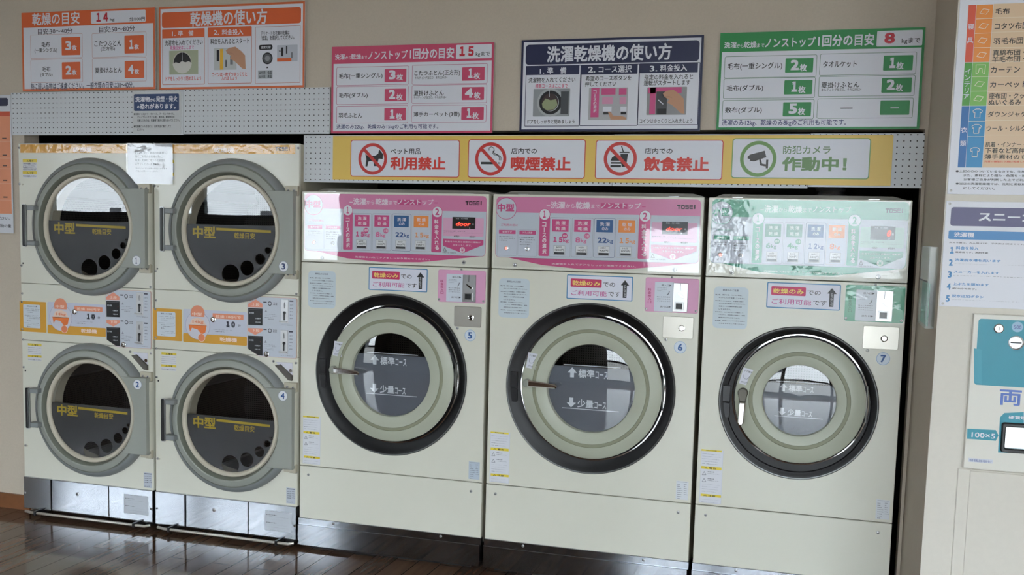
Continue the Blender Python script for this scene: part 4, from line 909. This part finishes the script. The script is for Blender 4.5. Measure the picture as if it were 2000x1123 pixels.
    if not small:
        px, pz = cx-rf+.024, cz+.008
        b.revolve([(.017, -.014), (.017, -.034), (.014, -.037), (.0001, -.038)], px, pz, MATK, 32); hd = b.build('door_handle', d0)
        b = MB(); pts = [(px+.008, pz+.013), (px+.06, pz+.010), (px+.122, pz+.004), (px+.131, pz-.004), (px+.124, pz-.013), (px+.06, pz-.0125), (px+.008, pz-.013)]
    else:
        px, pz = cx-rf+.030, cz+.018
        b.plate(circ(px, pz, .019, 24, -30, 210)+[(px-.011, pz-.034), (px+.012, pz-.034)], -.036, -.014, MATK, ch=.003); hd = b.build('door_handle', d0)
        b = MB(); pts = [(px-.012, pz-.034), (px+.013, pz-.034), (px+.009, pz-.115), (px+.002, pz-.124), (px-.008, pz-.122), (px-.014, pz-.112)]
    b.plate(pts, -.048, -.032, CHROME, ch=.004); b.build('lever', hd)
    b = MB(); b.slab(cx+rf+.002, cx+rf+.0065, cz-.07, cz+.07, .0, .02, mat('hinge_steel', (120, 120, 116), .45, .5), r=.002, ch=.001); b.build('hinge', d0)
    # tilted instruction label on the door
    an = math.radians(158); lr = (rf+go)/2+.001; P = Print(-.0165); lxc, lzc = cx+lr*math.cos(an), cz+lr*math.sin(an); tl = math.radians(-8 if not small else -14)
    def Lm(a, b_): return (lxc+a*math.cos(tl)-b_*math.sin(tl), lzc+a*math.sin(tl)+b_*math.cos(tl))
    P.M = Lm; P.poly([(-.021, -.032), (.021, -.032), (.021, .032), (-.021, .032)], ink(216, 218, 228), 1)
    P2 = [(-.012, .02, .012, .013, 'ドア操作')]
    v, f, *_bb = glyphs('ドア操作', .01); P.add([(*[Lm(-.014+(vx-_bb[0])/(_bb[1]-_bb[0])*.028, .017+(vz-_bb[2])/(_bb[3]-_bb[2])*.008)[0]], P.Y(2)-o, Lm(-.014+(vx-_bb[0])/(_bb[1]-_bb[0])*.028, .017+(vz-_bb[2])/(_bb[3]-_bb[2])*.008)[1]) for vx, vz, o in v], f, BLACK)
    pp = [(-.006+.010*math.cos(math.radians(t)), .0+.010*math.sin(math.radians(t))) for t in range(-170, 20, 19)]
    P.line([(-.012, .008), (-.012, -.004), (-.006, -.010), (.004, -.008), (.009, .002), (.012, .008)], .0012, ink(70, 74, 96), 2); P.line([(-.015, -.022), (.014, -.022)], .0014, ink(90, 94, 110), 2); P.line([(-.015, -.026), (.008, -.026)], .001, ink(120, 124, 140), 2); P.build('handle_label', d0)
    # ---- control panel artwork (drawn in the middle machine's measured units)
    def RP(a, b_):
        p = crop(940, 350, 3.8733, 0, X6)(a, b_); return (.013+(p[0]-.015)*(W-.854+.829-(.0 if not small else .0))/.829 if small else p[0], p[1])
    L0, L1, LB, LT_ = (.0145, .843, 1.326, 1.574) if not small else (.013, .724, 1.331, 1.577)
    P = Print(0, RP)
    P.flat([(L0+(L1-L0)*u, z) for u, z in ((.07, LB+.004), (.07, LB), (.245, LB-.026), (.44, LB-.037), (.65, LB-.032), (.98, LB+.001))], COLD, 1)
    P.flat(rrect(L0, LB, L1, LT_, .018), COLD, 1); P.flat(rrect(L0+.0012, LB+.0012, L1-.0012, LT_-.0012, .017), GREY_SHEET, 2)
    hp = rrect(L0, 1.4, L1, LT_, .018); hp = [(x, max(z, 1.5105)) for x, z in hp]; P.flat(hp, COLH, 3)
    x, z = RP(190, 222); r = .0445; oc = [(max(qx, L0+.001), min(qz, LT_-.001)) for qx, qz in circ(x, z, r, 48)]; P.flat(oc, COLD, 4); oc = [(max(qx, L0+.0022), min(qz, LT_-.0022)) for qx, qz in circ(x, z, r-.0022, 48)]; P.flat(oc, GREY_SHEET, 5)
    P.text(kind, 124, 184, 250, 246, COLD, 6, .05)
    WT = ink(238, 226, 234) if not small else ink(226, 238, 230)
    P.rect(905, 182, 1105, 226, COLD, 4)
    for t, bx, bd in (('洗濯', (528, 168, 634, 224), .03), ('から', (640, 186, 706, 218), .01), ('乾燥', (716, 170, 824, 226), .03), ('まで', (832, 190, 900, 222), .01), ('ノンストップ', (908, 176, 1208, 226), .02)): P.text(t, *bx, WT, 5, bd)
    P.rect(495, 198, 522, 205, WT, 5); P.rect(1216, 204, 1244, 212, COLD, 5); seglogo(P, 1482, 194, 1632, 226, BLACK if not small else ink(40, 50, 50), 5)
    for n_, cxx, (a0_, b0_, a1_, b1_), tx in (('1', 480, (442, 300, 512, 583), 'コースの選択'), ('2', 1240, (1194, 315, 1268, 605), '料金を入れる')):
        cyy = 266 if n_ == '1' else 280
        P.rect(a0_, b0_-20, a1_, b1_, COLD, 4, .005); P.disc(cxx, cyy, .0235, COLD, 5); P.disc(cxx, cyy, .0215, ink(232, 234, 240), 6); P.text(n_, cxx-(10 if n_ == '1' else 16), cyy-28, cxx+(8 if n_ == '1' else 16), cyy+26, COLD, 7, .03); P.vtext(tx, a0_+20, b0_+22, a1_-20, b1_-18, ink(240, 232, 238), 6, .03)
    P.text('ご利用の前に', 150, 336, 276, 356, COLD, 4)
    cols = [COLC[0], COLC[0], ink(40, 94, 150), ink(246, 150, 70)]
    for i in range(4):
        a = 522+i*167.5; b_ = 288+i*2.6; ot = (ink(160, 164, 178), ink(160, 164, 178), ink(70, 90, 130), ink(200, 190, 186))[i]
        P.rect(a, b_, a+150, b_+303, ot, 4, .006); q0 = RP(a, b_); q1 = RP(a+150, b_+303); P.flat(rrect(q0[0]+.0012, q1[1]+.0012, q1[0]-.0012, q0[1]-.0012, .005), ink(206, 212, 224), 5)
        P.rect(a+16, b_+14, a+138, b_+110, cols[i], 6)
        if i < 2: P.text('洗 濯', a+42, b_+28, a+116, b_+56, WT, 7, .02); P.rect(a+24, b_+61, a+130, b_+63, WT, 7); P.text('乾 燥', a+42, b_+70, a+116, b_+98, WT, 7, .02)
        else: P.text('洗 濯' if i == 2 else '乾 燥', a+42, b_+32, a+116, b_+62, WT, 7, .02); P.text('のみ', a+56, b_+70, a+104, b_+94, WT, 7, .02)
        nn = nums[i]; c_ = COLC[i]; P.text(nn, a+24, b_+148, a+24+34*len(nn), b_+190, c_, 6, .04); P.text('kg', a+30+34*len(nn), b_+160, a+72+34*len(nn), b_+196, c_, 6, .02)
        if i < 2: P.disc(a+110, b_+140, .0115 if not small else .0105, c_, 7); P.text('標準' if i == 0 else '少量', a+96, b_+130, a+126, b_+150, WT, 8, .01)
    for a0_, b0_, a1_, b1_, t in ((125, 375, 268, 580, '音声ナビ'), (280, 380, 420, 585, 'ドラム洗浄')):
        P.rect(a0_, b0_, a1_, b1_, ink(168, 172, 186), 4, .005); q0 = RP(a0_, b0_); q1 = RP(a1_, b1_); P.flat(rrect(q0[0]+.001, q1[1]+.001, q1[0]-.001, q0[1]-.001, .004), ink(208, 214, 226), 5)
        P.rect(a0_+10, b0_+8, a1_-8, b0_+40, COLD, 6); P.text(t, a0_+36, b0_+15, a1_-34, b0_+33, WT, 7); P.lines(['使い方をお知らせし', 'ます。ボタンを押して', 'ください。'] if t[0] == '音' else ['ドラム内を洗浄する', '場合は、このボタンを', '押してください。', '水が入ります。'], a0_+12, b0_+52, a1_-14, b0_+(94 if t[0] == '音' else 122), ink(60, 60, 70), 6)
    P.rect(1290, 325, 1630, 482, scheme[3], 4, .004); P.lines(['料金を投入後、ボタンを', '押すと運転します。途中で扉は開きません。'], 1292, 428, 1624, 456, ink(90, 70, 84), 5); P.text('●運転中', 1380, 468, 1424, 484, ink(70, 66, 74), 5); P.text('●乾燥中', 1510, 472, 1562, 488, ink(70, 66, 74), 5)
    P.poly([(1285, 495), (1630, 506), (1628, 546), (1450, 612), (1285, 552)], COLD, 5); P.text('料金を入れると自動的に運転が', 1302, 510, 1606, 532, WT, 6); P.text('スタートします。', 1366, 538, 1530, 558, WT, 6); P.disc(1448, 586, .0115, WT, 6); P.text('¥', 1437, 573, 1459, 600, COLD, 7, .02)
    P.poly([(1282, 594), (1314, 596), (1298, 562)], ink(70, 70, 76), 5); P.poly([(1288, 591), (1308, 592), (1298, 571)], GREY_SHEET, 6); P.text('お釣りはでません', 1280, 600, 1396, 614, ink(70, 70, 80), 6)
    P.text('洗濯物を入れてドアをしっかり閉めてください。', 532, 632, 1170, 668, WT, 2, .012); P.build('printed_panel', cpn)
    q0, q1 = RP(1370, 320), RP(1560, 420); b = MB(); b.slab(q0[0], q1[0], q1[1], q0[1], -.0042, 0, BLKPL, ch=.0008); dsp = b.build('display', cpn)
    P = Print(-.0042, RP); LED = mat('red_led', (255, 60, 40), .5, emit=1.6)
    P.text('料金　残り時間', 1400, 326, 1500, 340, ink(190, 190, 194), 1); P.text('円', 1538, 374, 1550, 388, ink(200, 200, 204), 1); P.text('分', 1510, 406, 1520, 416, ink(200, 200, 204), 1)
    v, f, g0, g1, g2, g3 = glyphs(dispt, .012)
    a0_, b0_, a1_, b1_ = (1398, 360, 1518, 394) if dispt == 'door' else (1496, 350, 1524, 396)
    c0, c1 = RP(a0_, b0_), RP(a1_, b1_); P.add([(c0[0]+(vx-g0)/(g1-g0)*(c1[0]-c0[0])+(vz-g2)/(g3-g2)*.004, P.Y(2)-o, c1[1]+(vz-g2)/(g3-g2)*(c0[1]-c1[1])) for vx, vz, o in v], f, LED); P.build('display_digits', dsp)
    for i in range(4):
        a = 550+i*167; b_ = 500+i*3; q0, q1 = RP(a, b_), RP(a+84, b_+74); b = MB(); b.slab(q0[0], q1[0], q1[1], q0[1], -.0048, 0, ink(228, 230, 232), r=.001, ch=.0008); bt = b.build('course_button', cpn)
        P = Print(-.0048, RP); tt_, pr = (('60分', '1200円'), ('50分', '1000円'), ('30分', '900円'), ('10分', '100円'))[i] if not small else (('60分', '900円'), ('50分', '700円'), ('30分', '500円'), ('10分', '100円'))[i]
        P.text(tt_, a+20, b_+6, a+60, b_+22, BLACK, 1); P.text(pr, a+10, b_+26, a+76, b_+44, BLACK, 1); P.rect(a+4, b_+50, a+80, b_+70, ink(58, 60, 66), 1); P.frame(a, b_, a+84, b_+74, .0007, ink(70, 74, 80), 1); P.build('button_face', bt)
    for j, (a, b_) in enumerate(((190, 522), (348, 528))):
        x, z = RP(a, b_); b = MB(); b.revolve([(.0088, -.001), (.0085, -.004), (.0062, -.0045), (.006, -.003)], x, z, CHROME, 24); b.revolve([(.006, -.003), (.0001, -.0042)], x, z, mat('lit_button', (255, 150, 140), .4, emit=.5) if j == 0 else ink(196, 200, 206), 24); b.build('round_button', cpn)
    b = MB(); b.slab(L0-.004, L1+.003, LB-.036, LT_+.002, -.0065, -.0055, glass('panel_film' if not small else 'panel_film_creased', .075 if not small else .05, rough=.02 if not small else .03, wrinkle=.0004 if not small else .0016, wscale=8 if not small else 12)); b.build('clear_film', cpn)
    screw(cpn, .100, 1.297, 0, .0085); screw(cpn, W-.103, 1.300, 0, .0085)
    # ---- stickers and fittings under the control panel (left-hand ones keep their distance from the left edge, right-hand ones from the right)
    def ML_(a, b_): return crop(940, 350, 3.8733, 0, X6)(a, b_)
    def MC_(a, b_): p = ML_(a, b_); return (p[0]+dS, p[1])
    def MR_(a, b_): p = ML_(a, b_); return (p[0]+dR, p[1])
    P = Print(0, MC_); q0, q1 = MC_(650, 720), MC_(1142, 925); P.flat(rrect(q0[0], q1[1], q1[0], q0[1], .004), ink(44, 128, 180), 1); P.flat(rrect(q0[0]+.0035, q1[1]+.0035, q1[0]-.0035, q0[1]-.0035, .002), ink(226, 228, 240), 2)
    P.rect(678, 750, 910, 822, ink(206, 40, 96), 3, .004); P.text('乾燥のみ', 690, 764, 898, 810, ink(250, 226, 120), 4, .02); P.text('での', 922, 780, 1012, 816, ink(50, 50, 56), 3, .01)
    MG = ink(196, 80, 150); P.text('ご利用可能', 682, 838, 948, 888, MG, 3, .01); P.text('です', 962, 850, 1052, 890, ink(50, 50, 56), 3, .01)
    P.poly([(1088, 764), (1120, 806), (1102, 806), (1098, 898), (1070, 898), (1072, 804), (1056, 802)], BLACK, 3); P.vtext('ボタンはこちら', 1079, 800, 1094, 890, ink(220, 220, 224), 4); P.build('use_sticker', e)
    P = Print(0, ML_); P.rect(136, 746, 360, 1054, ink(206, 218, 224), 1, .018); P.text('使用上のご注意', 194, 766, 300, 784, NAVY, 2, .01)
    P.lines(['●小物、薄手の物、ハンカチ等は、', '  ネットに入れて洗濯してください。'], 146, 798, 346, 840, ink(40, 46, 70), 2)
    P.lines(['●必要以上の乾燥は、衣類等の縮み', '  やいたみの原因になりますので、', '  乾燥コースの運転時間は注意', '  してください。'], 146, 842, 346, 920, ink(40, 46, 70), 2); P.lines(['●洗濯後、忘れ物がないか確認して', '  ください。長時間の放置は、盗難', '  紛失のおそれがあります。'], 146, 922, 346, 980, ink(40, 46, 70), 2); P.lines(['●盗難、紛失については責任を負い', '  かねますのでご了承ください。'], 146, 982, 346, 1024, ink(40, 46, 70), 2); P.build('caution_label', e)
    b = MB(); xa, xb = W-.214, W-.005; b.slab(xa, xb, 1.132, 1.267, -.003, 0, COLC[4], r=.008, ch=.001); cp = b.build('coin_plate', e)
    P = Print(-.003, MR_); P.vtext('料金投入口', 1262, 822, 1286, 940, COLC[5], 1, .02); P.rect(1316, 775, 1452, 1004, ink(214, 222, 232), 1, .003); P.text('投入口▶', 1364, 794, 1440, 812, ink(60, 64, 80), 2); P.text('戻り口▶', 1354, 956, 1434, 974, ink(60, 64, 80), 2); P.lines(['コインは１枚ずつ', 'ゆっくりと入れて', 'ください。'], 1332, 816, 1404, 850, ink(100, 104, 120), 2); P.lines(['投入した料金は', '返却できません', 'ご了承ください'], 1330, 882, 1430, 930, ink(100, 104, 120), 2)
    P.line([(1424, 848), (1418, 866), (1406, 876)], .003, ink(90, 94, 110), 2); P.build('printed_plate', cp)
    q0, q1 = MR_(1456, 784), MR_(1558, 1006); b = MB(); b.slab(q0[0], q1[0], q1[1], q0[1], -.007, -.003, STEEL_B, ch=.001); ca = b.build('coin_acceptor', cp)
    q = MR_(1508, 815); b = MB(); b.slab(q[0]-.001, q[0]+.001, q[1]-.014, q[1]+.014, -.0076, -.007, BLKPL); b.build('coin_slot', ca)
    q, p = MR_(1484, 862), MR_(1526, 888); b = MB(); b.plate([(q[0], q[1]), (q[0]+.004, q[1]+.003), (p[0]+.004, p[1]+.002), (p[0]+.004, p[1]-.006), (p[0]-.004, p[1]-.004)], -.014, -.007, CHROME, ch=.001); b.build('return_lever', ca)
    q0, q1 = MR_(1466, 928), MR_(1532, 992); b = MB(); b.slab(q0[0], q1[0], q1[1], q0[1], -.012, -.007, STEEL_B, ch=.001, holes=[rrect(q0[0]+.005, q1[1]+.005, q1[0]-.005, q0[1]-.005)]); b.slab(q0[0]+.004, q1[0]-.004, q1[1]+.004, q0[1]-.004, -.0085, -.007, BLKPL); b.build('return_box', ca)
    for x, z in ((xa+.006, 1.142), (xb-.008, 1.142), (xa+.103, 1.270)): screw(cp, x, z, -.003, .005)
    if small: b = MB(); b.slab(xa-.002, xb+.002, 1.129, 1.266, -.0165, -.0155, MATS['panel_film_creased']); b.build('clear_film', cp)
    xa, xb = (W-.139, W-.020) if not small else (W-.144, W-.018); b = MB(); b.slab(xa, xb, 1.032, 1.117, -.005, 0, mat('cover_steel', (186, 182, 172), .34, .8), r=.006, ch=.001); cv = b.build('cash_cover', e)
    b = MB(); xk = xa+.075; b.revolve([(.0125, -.005), (.0125, -.010), (.009, -.011), (.0085, -.008), (.004, -.008), (.004, -.011), (.0001, -.011)], xk, 1.0725, CHROME, 28); b.build('lock', cv); screw(e, W-.125, 1.024, 0, .006)
    P = Print(0); bx, bz = W-.068, .9965; P.flat(circ(bx, bz, .024, 40), ink(130, 170, 210), 1); P.flat(circ(bx, bz, .0225, 40), ink(216, 226, 236), 2); n_ = scheme[4]
    P.text(n_, bx-.0095, bz+.014, bx+.0095, bz-.014, ink(44, 92, 156), 3, .035); P.build('number_badge', e)
    def MW(a, b_): return crop(930, 570, 2.6727, 0, X6)(a, b_)
    def MS(a, b_): p = MW(a, b_); return (p[0]+dR, p[1])
    P = Print(0, MW); YW = ink(236, 214, 66); P.rect(76, 728, 170, 1000, ink(204, 212, 230), 1); q0, q1 = MW(76, 728), MW(170, 1000); P.flat(rrect(q0[0]+.001, q1[1]+.001, q1[0]-.001, q0[1]-.001), ink(226, 228, 234), 2)
    for a in ((728, 744), (811, 833), (947, 968)): P.rect(76, a[0], 170, a[1], YW, 3)
    P.text('安全上の注意', 98, 731, 146, 741, ink(70, 60, 20), 4); P.text('△ 警告', 90, 815, 146, 829, BLACK, 4, .015); P.text('△ 注意', 88, 951, 144, 965, BLACK, 4, .015); LI = ink(96, 100, 116)
    P.lines(['使用前に必ずお読みください。', '子供だけで使用させないこと。', 'ドラムの回転が止まるまで、', '扉を開けないでください。', '火災、感電のおそれあり。'], 80, 748, 166, 808, LI, 3)
    for y in (846, 880): P.poly([(80, y+10), (100, y+10), (90, y-9)], ink(110, 114, 128), 3); P.poly([(83, y+8), (97, y+8), (90, y-5)], ink(226, 228, 234), 4); P.lines(['感電注意', '分解禁止です。'], 106, y-10, 160, y+10, LI, 3)
    P.lines(['お手入れの際は、電源を', '必ず切ってください。', '異常時は使用を中止し', '連絡してください。'], 80, 898, 164, 944, LI, 3); P.lines(['運転中はドアに触れ', 'ないでください。'], 78, 972, 164, 996, LI, 3); P.build('warning_label', e)
    P = Print(0, MS); P.rect(1045, 985, 1105, 1088, ink(222, 226, 230) if scheme[4] != '5' else ink(190, 202, 214), 1); P.rect(1050, 990, 1102, 996, ink(100, 104, 116), 2); P.lines(['型式', '電源', '周波数', '洗濯容量', '乾燥容量', '総重量', '製造年', '番号'], 1050, 1000, 1078, 1084, ink(90, 94, 108), 2, fill=.5); P.lines(['200V', '3相', '50Hz', '22kg', '15kg', '600kg'], 1084, 1000, 1103, 1064, ink(110, 114, 128), 2, fill=.5); P.build('rating_label', e)
    return e
PKC = [ink(212, 76, 136), ink(222, 112, 160), ink(44, 84, 150), ink(240, 156, 96), ink(226, 166, 200), ink(180, 60, 110)]
GRN = ink(84, 168, 138); GRC = [ink(60, 140, 112), ink(84, 160, 124), ink(70, 100, 160), ink(236, 140, 90), ink(84, 172, 136), ink(40, 110, 80)]
washer(-2.185, .852, 'pink panelled front loading washer numbered 5, beside the stacked dryers', '中型', ('15', '8', '22', '15'), (PINKH, PINKD, PKC, ink(232, 178, 208), '5'), .3485, .2845, .239, .2267, .178, 'door')
washer(-1.315, .854, 'pink panelled front loading washer numbered 6, middle of the three washers', '中型', ('15', '8', '22', '15'), (PINKH, PINKD, PKC, ink(232, 178, 208), '6'), .3485, .2845, .239, .2267, .178, 'door')
washer(-.443, .734, 'green panelled smaller washer numbered 7 with hanging door lever, next to the pillar', '小型', ('6', '4', '12', '8'), (ink(112, 186, 156), GRN, GRC, ink(180, 214, 200), '7'), .2945, .2385, .186, .173, .135, '0')
LOCAL[0] = False

# ------------------------------------------------------------------ taped notice and the duct in the gap
e = empty('taped_notice', (-2.945, -.02, 1.606), 'clear sleeved paper notice taped across the gap between the two stacked dryers', 'notice')
b = MB(); b.slab(-3.062, -2.826, 1.606, 1.785, -.0090, -.0082, mat('notice_paper', (208, 210, 214), .5)); b.build('paper', e)
Mt = crop(250, 175, 5.758, -.009)
P = Print(-.009, Mt); P.lines(['【ランドリーご利用のお客様へ】', '毎にご利用のお客様の為に、', '容量・乾燥をご守りの洗濯機を', 'お守りくださいますよう'], 82, 690, 440, 856, ink(70, 70, 76), 1); P.lines(['詰め込みすぎは故障の原因になります', 'ご協力お願いいたします。'], 86, 872, 440, 930, ink(110, 110, 118), 1); P.build('lettering', e)
b = MB(); b.slab(-3.068, -2.822, 1.603, 1.788, -.0115, -.0105, glass('sleeve', .06, rough=.04, wrinkle=.002, wscale=16)); b.build('clear_sleeve', e)
b = MB()
prof = [(.055+.006*(k % 2), 1.60+.012*k) for k in range(22)]
n = 24; V = [(.0+r*math.cos(2*math.pi*i/n)+.006*math.sin(z*40), .34+r*math.sin(2*math.pi*i/n), z) for r, z in prof for i in range(n)]
b.add(V, [(k*n+i, k*n+(i+1) % n, (k+1)*n+(i+1) % n, (k+1)*n+i) for k in range(len(prof)-1) for i in range(n)], mat('aluminium_foil', (200, 200, 202), .25, .9))
o = b.build('flexible_duct', None); tag(o, 'crinkled foil exhaust duct in the dark gap above the green washer', 'duct')
